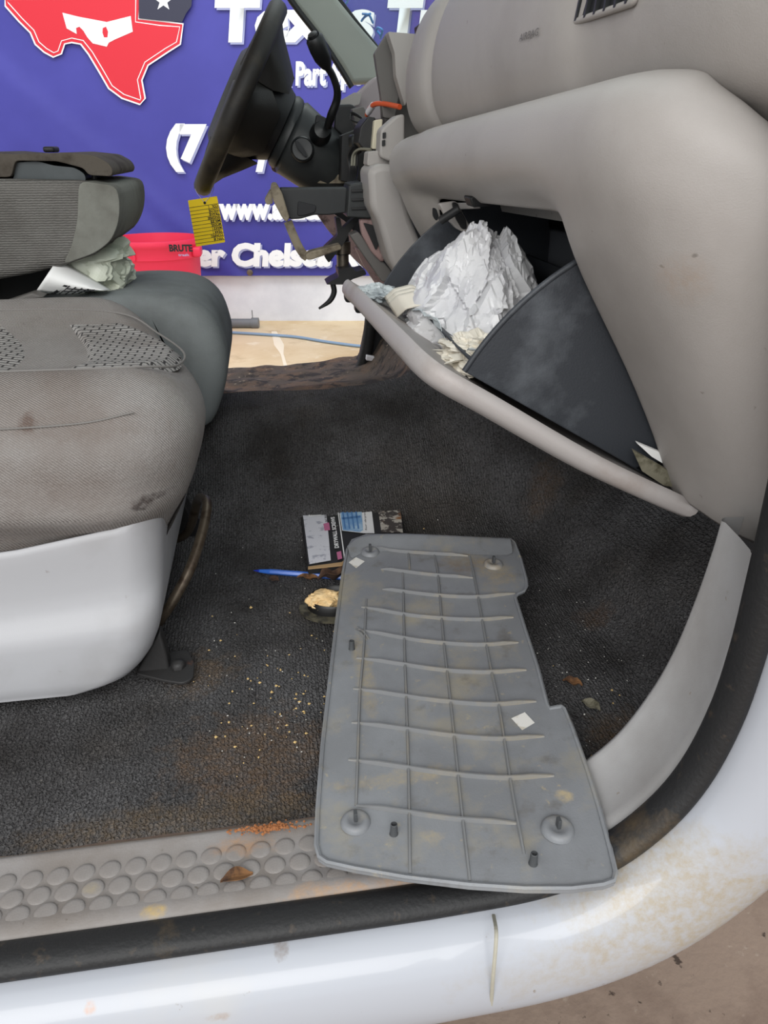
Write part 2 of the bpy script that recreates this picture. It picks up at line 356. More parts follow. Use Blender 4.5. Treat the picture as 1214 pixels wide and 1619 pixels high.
M('leaf_grey', (120, 116, 100), 0.9, [((80, 76, 60), 60, 0.45, 0.6)])
M('crumb', (206, 176, 120), 0.9)
M('crumb_white', (206, 204, 198), 0.9)
M('crumb_rust', (158, 104, 66), 0.95)
M('bag', (214, 214, 215), 0.3, [((192, 192, 196), 20, 0.45, 0.7)], spec=0.5)
M('bag_green', (196, 200, 184), 0.35, [((160, 166, 150), 14, 0.45, 0.7)], spec=0.5)
M('paper', (232, 232, 230), 0.7)
M('paper_old', (222, 216, 202), 0.7, [((190, 180, 160), 30, 0.5, 0.7)])
M('film', (186, 194, 196), 0.3, [((150, 158, 162), 24, 0.45, 0.65)])
M('ink_blue', (80, 84, 170), 0.7)
M('concrete', (214, 194, 160), 0.85, [((196, 170, 130), 1.6, 0.45, 0.7), ((176, 152, 118), 4, 0.58, 0.72, 8, 0.7), ((226, 214, 190), 7, 0.6, 0.75)], bump=0.1, bscale=60)
M('dirt_ground', (138, 120, 106), 0.95, [((116, 98, 86), 6, 0.45, 0.65), ((160, 146, 132), 50, 0.66, 0.74, 4, 0.6), ((70, 58, 50), 34, 0.66, 0.72, 4)], bump=0.9, bscale=70)
M('crack', (232, 220, 196), 0.9)
M('wall_white', (226, 230, 238), 0.6, [((206, 210, 220), 2, 0.45, 0.7)], bump=0.02, bscale=12)
M('banner_blue', (58, 58, 146), 0.5, [((66, 66, 158), 1.4, 0.4, 0.7)])
M('banner_white', (236, 240, 244), 0.5)
M('banner_shadow', (150, 156, 196), 0.5)
M('banner_red', (204, 34, 52), 0.5)
M('banner_black', (44, 46, 66), 0.5)
M('bin_red', (226, 48, 82), 0.45, bump=0.04, bscale=200)
M('bin_inside', (196, 60, 80), 0.6)
M('pipe_grey', (110, 114, 118), 0.5)
M('hose_blue', (124, 150, 178), 0.5)
M('tag_yellow', (252, 216, 8), 0.6)
M('string', (190, 190, 205), 0.7)
M('pillar_grey', (150, 154, 146), 0.6, bump=0.08, bscale=500)
M('purple_grey', (150, 140, 142), 0.55)
M('marker', (72, 150, 226), 0.5)
M('white_tape', (214, 212, 216), 0.5)
M('connector', (150, 120, 70), 0.6)
gl = bpy.data.materials.new('windshield_glass'); gl.use_nodes = True
nt = gl.node_tree; nt.nodes.clear()
out = nt.nodes.new('ShaderNodeOutputMaterial'); mx = nt.nodes.new('ShaderNodeMixShader'); tr = nt.nodes.new('ShaderNodeBsdfTransparent'); gs = nt.nodes.new('ShaderNodeBsdfPrincipled')
tr.inputs[0].default_value = (0.80, 0.87, 0.86, 1); gs.inputs['Base Color'].default_value = (0.42, 0.52, 0.62, 1); gs.inputs['Roughness'].default_value = 0.08
mx.inputs[0].default_value = 0.2
nt.links.new(tr.outputs[0], mx.inputs[1]); nt.links.new(gs.outputs[0], mx.inputs[2]); nt.links.new(mx.outputs[0], out.inputs[0]); MATS['glass'] = gl

# ================================================================== setting: shop floor, wall, banner
def uv_grid(fn, nu, nv):
    vs = [fn(i/nu, j/nv) for i in range(nu+1) for j in range(nv+1)]
    fs = [(i*(nv+1)+j, (i+1)*(nv+1)+j, (i+1)*(nv+1)+j+1, i*(nv+1)+j+1) for i in range(nu) for j in range(nv)]
    return vs, fs
def bf(u, v, z=0): return RT*u + HF*v + Vector((0, 0, z))        # backdrop frame
DW = 5.97
fl = extr('floor', [bf(-7, 1.9), bf(7, 1.9), bf(7, 6.1), bf(-7, 6.1)], (0, 0, -0.05), 'concrete', smooth=False); tag(fl, 'tan concrete shop floor stretching to the white wall', kind='structure')
fl2 = extr('floor', [bf(-7, -4), bf(7, -4), bf(7, 1.9), bf(-7, 1.9)], (0, 0, -0.05), 'dirt_ground', smooth=False); tag(fl2, 'brown gritty ground below the door sill', kind='structure')
wl = extr('wall_back', [bf(-7, DW+0.02), bf(7, DW+0.02), bf(7, DW+0.02, 4.5), bf(-7, DW+0.02, 4.5)], HF*0.08, 'wall_white', smooth=False); tag(wl, 'white wall sheeting behind the banner', kind='structure')
ck = P(415, 520, Z=0.002)
cr = tube('crack', [P(433, 524, Z=0.001), P(441, 545, Z=0.001), P(446, 560, Z=0.001), P(455, 590, Z=0.001), P(470, 624, Z=0.001)], [0.02, 0.035, 0.01, 0.012, 0.01], 'crack', fl, flat=0.05)
bn = root('vinyl_banner', bf(0, DW, 0.4), 'blue vinyl banner with white lettering and a red state map', 'banner')
zb = PB(400, 435, DW).z
def wob(u, z): return 0.012*math.sin(u*2.1+z)+0.02*math.exp(-((u+2.1+(z-1.0)*0.9)/0.12)**2)+0.016*math.exp(-((u+1.85+(z-1.0)*1.1)/0.09)**2)+0.016*math.exp(-((u+2.35+(z-1.0)*0.8)/0.14)**2)
def bfn(a, b):
    u = -4.2+8.2*a; z = zb+(3.6-zb)*b
    return bf(u, DW-0.035-wob(u, z)*(1-0.6*b), z)
vs, fs = uv_grid(bfn, 220, 60); mesh('banner_sheet', vs, fs, 'banner_blue', bn)
for gx in (395, 557): lathe('grommet', [(0.012, 0), (0.024, 0.0), (0.024, 0.004), (0.012, 0.006)], PB(gx, 431, DW-0.06), -HF, 'steel', bn, seg=14)
DP = DW-0.052
def btext(name, s, x0, x1, yt, yb, bold=0.03, shear=0.12, mat='banner_white'):
    a, b, c = PB(x0, yb, DP), PB(x1, yb, DP), PB(x0, yt, DP)
    text(name, s, a+HF*0.002+RT*0.012-Vector((0, 0, 0.012)), RT, (0, 0, 1), (b-a).length, (c-a).length, 'banner_shadow', bn, bold, shear)
    return text(name, s, a, RT, (0, 0, 1), (b-a).length, (c-a).length, mat, bn, bold, shear)
btext('lettering', 'Texas', 344, 592, -6, 68, 0.045)
btext('lettering', 'Tru', 612, 735, -6, 68, 0.045)
btext('lettering', 'Truck', 378, 461, 97, 136, 0.03)
btext('lettering', 'Part', 467, 516, 97, 136, 0.03)
btext('lettering', 'Spec', 524, 586, 97, 143, 0.03)
btext('lettering', '(7', 267, 334, 196, 272, 0.05)
btext('lettering', '/', 404, 432, 210, 272, 0.05)
btext('lettering', 'www.a', 348, 448, 322, 348, 0.045)
btext('lettering', 'ua', 455, 512, 322, 348, 0.045)
btext('lettering', 'er Chelsea Rd', 311, 592, 384, 422, 0.045)
btext('lettering', 'S', 160, 182, 384, 422, 0.045)
def zp(x, y): return (x/1.897, y/1.897)
texas = [(15, -10), (20, 15), (60, 60), (95, 95), (110, 130), (135, 152), (160, 166), (180, 158), (190, 128), (215, 122), (245, 128), (270, 160), (300, 210), (330, 262), (368, 290), (420, 308), (430, 295), (420, 240), (440, 192), (500, 152), (536, 130), (545, 75), (480, 68), (412, 60), (415, 0), (415, -120), (250, -120), (250, -10)]
def logo(name, pts, D, mat, grow=0):
    D = DP-(DP-D)*0.6
    pp = [zp(x, y) for x, y in pts]
    if grow:
        cxm = sum(p[0] for p in pp)/len(pp); cym = sum(p[1] for p in pp)/len(pp); q = []
        for i, p in enumerate(pp):
            a, b = Vector(pp[i-1]), Vector(pp[(i+1) % len(pp)]); t = (b-a).normalized(); q.append((p[0]-t.y*grow, p[1]+t.x*grow))
        pp = q
    return flatpoly(name, [PB(x, y, D) for x, y in pp], mat, bn)
logo('map_outline', texas, DP-0.002, 'banner_white', 4); logo('map_inner_line', texas, DP-0.004, 'banner_red', 1.5)
logo('map_inner_line', texas, DP-0.006, 'banner_white', -3.5); logo('map_fill', texas, DP-0.008, 'banner_red', -5)
logo('mask_emblem', [(187, 38), (235, 50), (320, 66), (392, 48), (398, 95), (345, 118), (326, 128), (320, 140), (278, 130), (262, 112), (250, 92), (238, 80), (228, 84), (230, 102), (200, 85)], DP-0.011, 'banner_white')
logo('mask_eye', [(308, 84), (318, 80), (324, 95), (322, 112), (312, 112), (307, 98)], DP-0.013, 'banner_red')
blk = [(416, -30), (578, -30), (574, 18), (558, 40), (546, 66), (480, 62), (416, 55)]
logo('flag_outline', blk, DP-0.0045, 'banner_white', 3.5); logo('flag_block', blk, DP-0.0125, 'banner_black')
st = []
for k in range(10):
    a = math.pi/2+k*math.pi/5; r = 30 if k % 2 == 0 else 12; st.append((490+r*math.cos(a), 4-r*math.sin(a)))
logo('star', st, DP-0.014, 'banner_white')

# red bin, pipe and hose at the foot of the wall
DB = 5.35
bc = PB(244, 372, DB); bc.z = 0; rb = 0.315
bin_ = root('trash_bin', bc, 'round red plastic trash bin standing before the blue banner', 'trash bin')
zr = PB(244, 380, DB).z + 0.02
lathe('bin_body', [(rb*0.8, 0), (rb*0.82, 0.01), (rb*0.93, zr-0.13), (rb*0.94, zr-0.12), (rb*0.97, zr-0.118), (rb*0.985, zr-0.045), (rb, zr-0.04), (rb*1.015, zr-0.02), (rb*1.0, zr), (rb*0.96, zr), (rb*0.95, zr-0.03), (rb*0.78, 0.03), (0.01, 0.03)], bc, (0, 0, 1), 'bin_red', bin_, seg=56, cap=False)
for ang in (0.0, math.pi):
    hc = bc + RT*math.cos(ang)*rb*0.95 - HF*0.06
    sbox('bin_handle', hc-Vector((0.03, 0.08, -(zr-0.115))), hc+Vector((0.03, 0.08, zr-0.05)), 0.015, 'bin_red', bin_, n=6)
for ax_ in (-0.55, -0.2):
    q = bc + RT*ax_*rb*1.0 - HF*math.sqrt(1-ax_**2)*rb*0.955
    sbox('bin_rib', q+Vector((-0.008, -0.02, zr-0.115)), q+Vector((0.008, 0.02, zr-0.045)), 0.005, 'bin_red', bin_, n=4)
fr = 0.30
q = PB(268, 398, DB-rb-0.004); q2 = PB(305, 398, DB-rb-0.004)
text('lettering', 'BRUTE', q, RT, (0, 0, 1), (q2-q).length, 0.045, 'ink', bin_, 0.04)
text('small_print', 'trash', PB(282, 405, DB-rb+0.002), RT, (0, 0, 1), 0.07, 0.016, 'banner_shadow', bin_, 0.02)
pp = root('grey_pipe', P(400, 510, Z=0), 'grey pipe lying at the foot of the white wall', 'pipe')
a, b = P(300, 511, Z=0.035), P(404, 511, Z=0.035)
tube('pipe_tube', [a, b], 0.035, 'pipe_grey', pp, seg=18); tube('pipe_collar', [b-RT*0.03, b+RT*0.025], 0.042, 'pipe_grey', pp, seg=18)
tube('pipe_pin', [b+Vector((-0.02, 0, 0.03)), b+Vector((-0.02, 0, 0.1))], 0.004, 'pipe_grey', pp, seg=6)
hs = tube('hose', [P(340, 525, Z=0.012), P(370, 526, Z=0.012), P(420, 529, Z=0.012), P(470, 533, Z=0.012), P(520, 541, Z=0.012), P(580, 548, Z=0.012), P(640, 548, Z=0.012)], 0.010, 'hose_blue'); tag(hs, 'thin pale blue hose snaking across the tan concrete', 'hose')

# ================================================================== truck body
TR = root('pickup_truck', (0, 1.2, 0.45), 'white pickup truck cab seen through its passenger door opening', 'truck')
# door opening path in the X-Z plane (seal centre line)
path = crom([(-1.4, 0, 0.684), (-0.7, 0, 0.684), (0.0, 0, 0.684), (0.12, 0, 0.685), (0.20, 0, 0.691), (0.258, 0, 0.712), (0.300, 0, 0.752), (0.326, 0, 0.80), (0.340, 0, 0.86), (0.344, 0, 0.92), (0.343, 0, 0.98), (0.340, 0, 1.06), (0.334, 0, 1.15), (0.318, 0, 1.3), (0.30, 0, 1.4)], 6)
def frames(pth):
    out = []
    for i, p in enumerate(pth):
        t = (pth[min(i+1, len(pth)-1)]-pth[max(i-1, 0)]).normalized()
        out.append((p, Vector((t.z, 0, -t.x))))
    return out
def sweep(name, prof, mat, parent, pth=path, closed=False, **kw):
    rings = [[p + n*a + Vector((0, b, 0)) for a, b in prof] for p, n in frames(pth)]
    return loft(name, rings, mat, parent, cap=closed, closed=closed, **kw)
rock = crom([(0.006, 0.412, 0), (0.004, 0.40, 0), (0.004, 0.385, 0), (0.008, 0.372, 0), (0.02, 0.358, 0), (0.04, 0.349, 0), (0.065, 0.346, 0), (0.088, 0.35, 0), (0.1, 0.362, 0), (0.104, 0.40, 0), (0.104, 0.5, 0)], 3)
sweep('rocker_panel', [(q.x, q.y) for q in rock], 'paint', TR)
sl = crom([(0.0105*math.cos(a), 0.402+0.0165*math.sin(a), 0) for a in [k*math.pi/5 for k in range(10)]], 2, closed=True)
sweep('door_seal', [(q.x-0.001, q.y) for q in sl], 'rubber', TR, closed=True)
sweep('jamb_flange', [(0.012, 0.40), (0.012, 0.43)], 'rubber', TR, pth=path[60:])
lipp = [(q.x+0.003, q.y*0.0+b) for q, b in zip([Vector((0.004, 0, 0))]*3, (0.384, 0.39, 0.42))]
sm = crom([P(780, 1446, Y=0.383), P(784, 1470, Y=0.36), P(783, 1500, Y=0.35), P(779, 1545, Y=0.344), P(776, 1590, Y=0.348)], 5)
tube('seam_bead', [p+Vector((0, -0.0005, 0)) for p in sm], 0.0016, 'caulk', TR, seg=8, flat=0.6)
# floor pan + far sill under the carpet
def fz(x, y):
    def ss(a, b, v):
        t = max(0, min(1, (v-a)/(b-a))); return t*t*(3-2*t)
    z = 0.68 + 0.15*ss(1.02, 1.36, y)*(1-0.55*ss(1.46, 1.75, y))
    z += 0.05*ss(0.05, 0.5, x)*ss(1.05, 1.4, y)
    tx = max(0, x-(0.40-0.16*ss(0.95, 1.4, y)))
    z += min(tx*1.0, 0.42)*(1 if tx > 0.06 else tx/0.06)
    z -= 0.012*ss(0.2, -0.4, x)*ss(1.2, 1.4, y)
    return z
def panf(a, b):
    x = -1.0+1.7*a; y = 1.2+0.95*b
    return (x, y, fz(x, y)-0.006+0.010*noise.noise((x*14, y*14, 0))-(0.05*b if b > 0.3 else 0))
vs, fs = uv_grid(panf, 110, 60); mesh('floor_pan', vs, fs, 'floor_pan', TR, solid=0.01)
def cz(x, y):
    z = fz(x, y)+0.006+0.004*noise.noise((x*7, y*7, 1))+0.0018*noise.noise((x*25, y*25, 4))
    if x > 0.1: z += 0.010*math.exp(-((y-1.22+0.35*(x-0.2))/0.03)**2)*min(1, (x-0.1)*5)
    return z
def carpf(a, b):
    x = -1.0+1.72*a
    ymax = 1.40-0.03*math.sin(a*9)-0.02*noise.noise((x*6, 3, 0))
    y = 0.5045+(ymax-0.5045)*b
    z = cz(x, y)
    return (x, y, z)
vs, fs = uv_grid(carpf, 230, 130)
cp = mesh('floor_carpet', vs, fs, 'carpet'); tag(cp, 'dark grey dusty carpet covering the cab floor', 'carpet')
# firewall behind the dash, driver side hinge pillar, roof, rear wall
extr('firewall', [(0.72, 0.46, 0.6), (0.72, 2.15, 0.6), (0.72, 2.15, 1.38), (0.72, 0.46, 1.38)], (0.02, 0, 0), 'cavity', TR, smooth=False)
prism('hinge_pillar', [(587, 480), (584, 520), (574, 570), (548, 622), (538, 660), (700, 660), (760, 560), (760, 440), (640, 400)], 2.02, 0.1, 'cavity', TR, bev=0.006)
tube('door_seal', [P(588, 470, Y=2.0), P(584, 520, Y=2.0), P(576, 565, Y=2.0), P(560, 603, Y=2.0), P(535, 632, Y=2.0)], 0.016, 'rubber', TR)
tube('door_seal', [P(618, 480, Y=1.99), P(612, 540, Y=1.99), P(596, 590, Y=1.99), P(570, 625, Y=1.99)], 0.009, 'black', TR)
tube('wiring_loom', [P(650, 540, Y=1.9), P(625, 570, Y=1.9), P(605, 600, Y=1.9), P(580, 622, Y=1.88)], 0.008, 'black', TR)
prism('clip_bracket', [(580, 563), (597, 566), (595, 582), (588, 580), (589, 571), (579, 570)], 1.96, 0.02, 'white_tape', TR, bev=0.001)
sbox('connector', P(640, 558, Y=1.8)-Vector((0.014, 0.015, 0)), P(640, 558, Y=1.8)+Vector((0.02, 0.02, 0.03)), 0.01, 'connector', TR, n=6)
prism('rust_flap', [(500, 620), (512, 616), (517, 624), (506, 626)], 1.5, 0.004, 'floor_pan', TR, bev=0)
# A pillar (driver side) and windshield
prism('pillar_trim', [(440, -40), (458, 0), (480, 25), (536, 100), (556, 133), (600, 130), (612, 90), (560, 30), (536, 0), (508, -40)], 2.08, 0.06, 'pillar_grey', TR, bev=0.012, bseg=4)
tube('pillar_seal', [P(440, -30, Y=2.07), P(468, 12, Y=2.07), P(510, 66, Y=2.07), P(538, 108, Y=2.07), P(556, 138, Y=2.07)], 0.007, 'black', TR)
tube('pillar_seal', [P(512, -30, Y=2.1), P(536, 0, Y=2.1), P(565, 38, Y=2.1), P(598, 78, Y=2.1)], 0.006, 'black', TR)
wa, wb = P(600, 85, Y=2.12), P(512, -28, Y=2.12)
dwn = (wa-wb); wtop = wb - dwn.normalized()*0.32; wbot = wa+dwn.normalized()*0.18
def wsf(a, b):
    p = wbot.lerp(wtop, b); y = 0.46+(2.13-0.46)*a
    return (p.x+0.05*math.sin(math.pi*a), y, p.z)
vs, fs = uv_grid(wsf, 16, 6); mesh('windshield', vs, fs, gl, TR)
def wsp(x, y):
    d = FW + RT*((x-CX)/FPX) - UP*((y-CY)/FPX)
    n = Vector((-dwn.z, 0, dwn.x)); t = (wa+Vector((0.03, 0, 0))-CAMP).dot(n)/d.dot(n)
    return CAMP + d*t
for sp in ([(549, 6), (552, 2), (553, -6)], [(574, 33), (580, 26), (588, 22)], [(576, 22), (586, 24), (592, 36)], [(605, 56), (598, 48), (600, 44), (607, 48), (604, 60)]):
    tube('marker_stroke', [wsp(x, y)+Vector((-0.004, 0, 0)) for x, y in sp], 0.0028, 'marker', TR, seg=6)
sbox('roof', (-1.5, 0.40, wtop.z), (wtop.x+0.04, 2.15, wtop.z+0.05), 0.03, 'paint', TR, n=8)
sbox('cab_rear_wall', (-1.55, 0.42, 0.68), (-1.5, 2.15, 1.25), 0.02, 'dash_dark', TR, n=6)

# ================================================================== sill plate / pillar trim
SP = root('sill_plate', (0, 0.46, 0.68), 'grey plastic sill plate with round grip studs curving up the door pillar', 'sill trim')
Ei = [(-1.4, 0.684), (0.0, 0.684), (0.14, 0.685), (0.22, 0.693), (0.27, 0.710), (0.31, 0.747), (0.338, 0.80), (0.354, 0.85), (0.364, 0.905), (0.370, 0.955), (0.372, 0.985)]
Eo = [(-1.4, 0.692), (0.0, 0.692), (0.13, 0.693), (0.20, 0.699), (0.256, 0.714), (0.297, 0.748), (0.326, 0.797), (0.342, 0.85), (0.348, 0.91), (0.347, 0.965), (0.344, 0.998)]
ci = crom([(x, 0, z) for x, z in Ei], 6); co_ = crom([(x, 0, z) for x, z in Eo], 6)
rings = []
for a, b in zip(ci, co_):
    t = Vector((b.x-a.x, 0, b.z-a.z)); r = []
    n = Vector((-0.0, 0, 1))
    i_ = ci.index(a); tt = (ci[min(i_+1, len(ci)-1)]-ci[max(i_-1, 0)]).normalized(); n = Vector((-tt.z, 0, tt.x))
    for f, h in ((0.0, -0.02), (0.0, -0.004), (0.015, 0.0), (0.06, 0.003), (0.1, 0.004), (0.14, 0.002), (0.5, 0.001), (0.78, 0.0015), (0.84, 0.003), (0.95, 0.001), (1.0, -0.004), (1.0, -0.02)):
        p = a.lerp(b, f); r.append(Vector((p.x, 0.506-(0.506-0.414)*f, p.z))+n*h)
    rings.append(r)
k0 = len(rings)-1
cut = 25
loft('plate', rings[:cut+1], 'sill', SP, cap=False, closed=False)
loft('pillar_cover', rings[cut:], 'pillar_trim', SP, cap=False, closed=False)
stud = None
rowsp = [((49, 1388), (488, 1330.5)), ((61, 1415.5), (474, 1362)), ((28, 1449), (573, 1381))]
for (a, b), cnt in zip(rowsp, (12, 11, 14)):
    A, B = P(*a, Z=0.691), P(*b, Z=0.691); n_ = {12: 11, 11: 10, 14: 13}[cnt]
    stp = (B-A)/n_
    for k in range(-7 if cnt == 12 else -7, n_+ (3 if cnt == 14 else 2)):
        p = A+stp*k
        if p.x > 0.16: continue
        if stud is None:
            stud = lathe('grip_stud', [(0.0098, 0), (0.0098, 0.0006), (0.0088, 0.0016), (0.006, 0.0021), (0.002, 0.0022)], (p.x, p.y, 0.6843+0.0085*(0.506-p.y)/0.092), (0, 0, 1), 'sill', SP, seg=18)
        else:
            link('grip_stud', stud.data, (p.x, p.y, 0.6843+0.0085*(0.506-p.y)/0.092), SP)
SP_dirt = []

# ================================================================== passenger seat
ST = root('passenger_seat', (-0.4, 0.95, 0.69), 'grey fabric passenger seat with worn cushion and plastic base cover', 'seat')
def cush(p):
    x, y, z = p
    top = max(0, (z-0.95)/0.11)
    # bolsters at both sides, dip between
    by = (y-0.70)/0.50
    ins = math.exp(-((by-0.5)/0.27)**4)
    z -= 0.022*ins*top
    z += 0.014*math.exp(-((by-0.92)/0.16)**2)*top + 0.004*math.exp(-((by-0.12)/0.12)**2)*top
    # front edge bows forward, belly of the side panel
    s = max(0, min(1, (z-0.86)/0.25))
    x += 0.0 if x < -0.4 else (0.02*math.sin(math.pi*s) - 0.050*(1-s)**1.6)*min(1, (x+0.4)/0.25)
    if x > -0.5: x += 0.014*math.sin(math.pi*max(0, min(1, by)))*(1 if x > -0.25 else 0.3)
    if y < 0.78: y += (0.016*(1-math.sin(math.pi*min(1, max(0.5, s)))) + 0.040*s_(0.94, 0.875, z))
    x -= 0.13*max(0, (y-0.80)/0.4)**1.7*max(0, min(1, (x+0.5)/0.3))
    # wrinkles
    if y < 0.8:
        y += 0.004*math.sin((z*70+x*18))*math.exp(-((z-0.935)/0.045)**2) + 0.003*noise.noise((x*9, z*9, 2))
    z += 0.003*noise.noise((x*8, y*8, 5))
    # lower edge sags at the rear
    if z < 0.95: z += -0.0*x
    return (x, y, z)
sbox('cushion', (-0.95, 0.694, 0.80), (-0.096, 1.2, 1.062), 0.075, 'seat_fabric', ST, n=34, deform=cush)
def ctop(x, y):
    return Vector(cush((x, y, 1.062)))
# woven insert panels
def insf(x0, x1, y0, y1):
    def f(a, b):
        y = y0+(y1-y0)*b; xr = x1-0.10*(1-math.sqrt(max(0, 1-(2*b-1)**2)))*1.0
        x = x0+(xr-x0)*a; e = min(a*8 if x0 > -0.9 else 9, (1-a)*8, b*6, (1-b)*6, 1)
        p = ctop(x, y); p.z += -0.008+0.0135*e
        return p
    return f
vs, fs = uv_grid(insf(-0.236, -0.118, 0.775, 1.095), 26, 30); mesh('woven_insert', vs, fs, 'seat_insert', ST)
vs, fs = uv_grid(insf(-0.9, -0.246, 0.775, 1.095), 26, 30); mesh('woven_insert', vs, fs, 'seat_insert', ST)
# seams
def seam(pts, r=0.0014, up=-0.0002): return tube('seam', [ctop(x, y)+Vector((0, 0, up)) for x, y in pts], r, 'seam', ST, n=8, seg=6)
seam([(-0.8, 0.765), (-0.5, 0.765), (-0.3, 0.765), (-0.2, 0.768), (-0.15, 0.785), (-0.125, 0.83), (-0.115, 0.93), (-0.125, 1.03), (-0.15, 1.085), (-0.25, 1.1), (-0.5, 1.1)])
tube('seam', [Vector(cush((x, 0.694+dy, z)))+Vector((0, -0.0004, 0)) for x, dy, z in ((-0.9, 0.0105, 1.026), (-0.5, 0.0105, 1.026), (-0.3, 0.0105, 1.026), (-0.2, 0.0108, 1.028), (-0.15, 0.016, 1.034))], 0.0009, 'seam', ST, n=6, seg=6)
# plastic base cover
xfz = [(0.700, -0.225), (0.705, -0.205), (0.715, -0.186), (0.73, -0.172), (0.75, -0.160), (0.78, -0.150), (0.85, -0.140), (0.93, -0.130)]
rings = []
for z in (0.712, 0.703, 0.7015, 0.703, 0.708, 0.715, 0.725, 0.74, 0.76, 0.78, 0.792, 0.80, 0.808, 0.818, 0.83, 0.85, 0.88, 0.90, 0.912, 0.922):
    first = len(rings) < 2
    xf = interp(xfz, z); k = s_(0.786, 0.835, z)
    y0 = 0.7005+0.004*s_(0.72, 0.702, z)+0.017*k-0.004*s_(0.87, 0.91, z)+(0.02 if len(rings) == 0 else (0.006 if len(rings) == 1 else 0))
    pz = [Vector((-0.98, y0, z)), Vector((-0.6, y0, z)), Vector((-0.4, y0, z)), Vector((-0.28, y0, z))]
    rc_ = 0.045
    for q in range(9):
        a = math.pi/2*q/8; pz.append(Vector((xf-rc_+rc_*math.sin(a), y0+rc_-rc_*math.cos(a), z)))
    pz += [Vector((xf, 0.95, z)), Vector((xf, 1.19, z))]
    for v in pz: v.z = 0.70+(v.z-0.70)*(0.889+0.17*max(-0.05, v.x+0.293)+0.6*max(0, v.x+0.17)-0.70)/0.222
    rings.append(pz)
loft('base_cover', rings, 'seat_plastic', ST, cap=False, closed=False, solid=0.003, soff=-1)
# fold of the cover: horizontal crease between upper scoop and lower bulge
# burn mark and stain on the cushion side
def sideY(x, z): return cush((x, 0.694, z))[1]
# lift bar
tube('lift_bar', [P(250, 985, Y=0.80), P(272, 952, Y=0.80), P(300, 900, Y=0.82), P(320, 840, Y=0.86), P(327, 800, Y=0.90), P(322, 789, Y=0.93), P(312, 792, Y=0.98), P(300, 835, Y=1.02), P(280, 852, Y=1.04), P(235, 862, Y=1.05)], 0.0068, 'bar_metal', ST, n=8, seg=12)
prism('seat_track', [(235, 760), (272, 758), (290, 790), (322, 850), (326, 868), (312, 874), (280, 852), (235, 850)], 1.08, 0.03, 'black', ST, bev=0.004)
# bracket foot
bk = root('x', (0, 0, 0), None, None) if False else None
f0 = 0.692
def fp(x, y, z): q = P(x, y, Z=f0); return Vector((q.x, q.y, z))
extr('mounting_foot', rpoly([fp(214, 1068, f0), fp(248, 1040, f0), fp(296, 1030, f0), fp(308, 1052, f0), fp(306, 1076, f0), fp(290, 1084, f0), fp(262, 1080, f0)], 0.006), (0, 0, 0.004), 'rusty_bracket', ST, bev=0.001)
extr('mounting_bracket', [P(215, 1066, Y=0.745), P(252, 1000, Y=0.745), P(262, 1030, Y=0.745), P(272, 1076, Y=0.745)], (0, 0.02, 0), 'rusty_bracket', ST, bev=0.003)
lathe('bolt', [(0.009, 0), (0.009, 0.006), (0.006, 0.009), (0.001, 0.01)], fp(283, 1058, f0+0.003), (0, 0, 1), 'rusty_bracket', ST, seg=6)

# ================================================================== centre seat
CS = root('jump_seat', (-0.35, 1.35, 0.8), 'dark grey centre seat with its backrest folded down over the cushion', 'seat')
cc = [P(-200, 500, Y=1.48), P(0, 478, Y=1.48), P(100, 452, Y=1.48), P(180, 434, Y=1.48), P(250, 428, Y=1.48), P(310, 434, Y=1.48), P(346, 458, Y=1.48), P(363, 500, Y=1.47), P(366, 540, Y=1.44), P(358, 590, Y=1.36), P(344, 640, Y=1.3), P(328, 664, Y=1.27), P(300, 672, Y=1.25), P(150, 690, Y=1.25), P(-200, 700, Y=1.25)]
cc = crom(cc, 4, closed=True)
def inset(pts, y, ins):
    r = []; n = len(pts)
    ar = sum((pts[i].x*pts[(i+1) % n].z-pts[(i+1) % n].x*pts[i].z) for i in range(n)); s = 1 if ar > 0 else -1
    for i, p in enumerate(pts):
        t = pts[(i+1) % n]-pts[i-1]; t.y = 0; t.normalize(); q = p+Vector((-t.z, 0, t.x))*ins*s; q.y = y; r.append(q)
    return r
def pill(name, pts, y0, y1, r, mat, parent, seg=6):
    rings = []
    for side in (0, 1):
        ks = range(seg+1) if side == 0 else range(seg, -1, -1)
        for k in ks:
            a = math.pi/2*k/seg          # a=0: face, a=90: full outline
            d = r*(1-math.sin(a)); dep = r*(1-math.cos(a))
            # d: inset of the outline, dep: depth from the face
            rings.append(inset(pts, (y0+dep) if side == 0 else (y1-dep), d))
    return loft(name, rings, mat, parent)
pill('cushion', cc, 1.215, 1.52, 0.035, 'seat_center', CS)
bb = [P(-220, 284, Y=1.25), P(0, 283, Y=1.25), P(120, 285, Y=1.25), P(184, 293, Y=1.25), P(190, 322, Y=1.25), P(188, 352, Y=1.25), P(176, 382, Y=1.25), P(150, 402, Y=1.25), P(100, 420, Y=1.25), P(50, 432, Y=1.25), P(0, 441, Y=1.25), P(-220, 480, Y=1.25)]
extr('backrest', [Vector((p.x, 1.235, p.z)) for p in bb], (0, 0.265, 0), 'back_fabric', CS, bev=0.014, bseg=4)
fb = [P(124, 286, Y=1.23), P(184, 294, Y=1.23), P(189.5, 322, Y=1.23), P(187.5, 352, Y=1.23), P(175.5, 381, Y=1.23), P(150, 400.5, Y=1.23), P(98, 419, Y=1.23), P(112, 392, Y=1.23), P(122, 350, Y=1.23)]
extr('backrest_end', [Vector((p.x, 1.231, p.z)) for p in rpoly(fb, 0.012, 3)], (0, 0.274, 0), 'back_smooth', CS, bev=0.010, bseg=4)
al = [P(-10, 284, Y=1.27), P(22, 284, Y=1.27), P(23, 257, Y=1.27), P(60, 255, Y=1.27), P(85, 262, Y=1.27), P(118, 265, Y=1.27), P(134, 275, Y=1.27), P(136, 287, Y=1.27)]
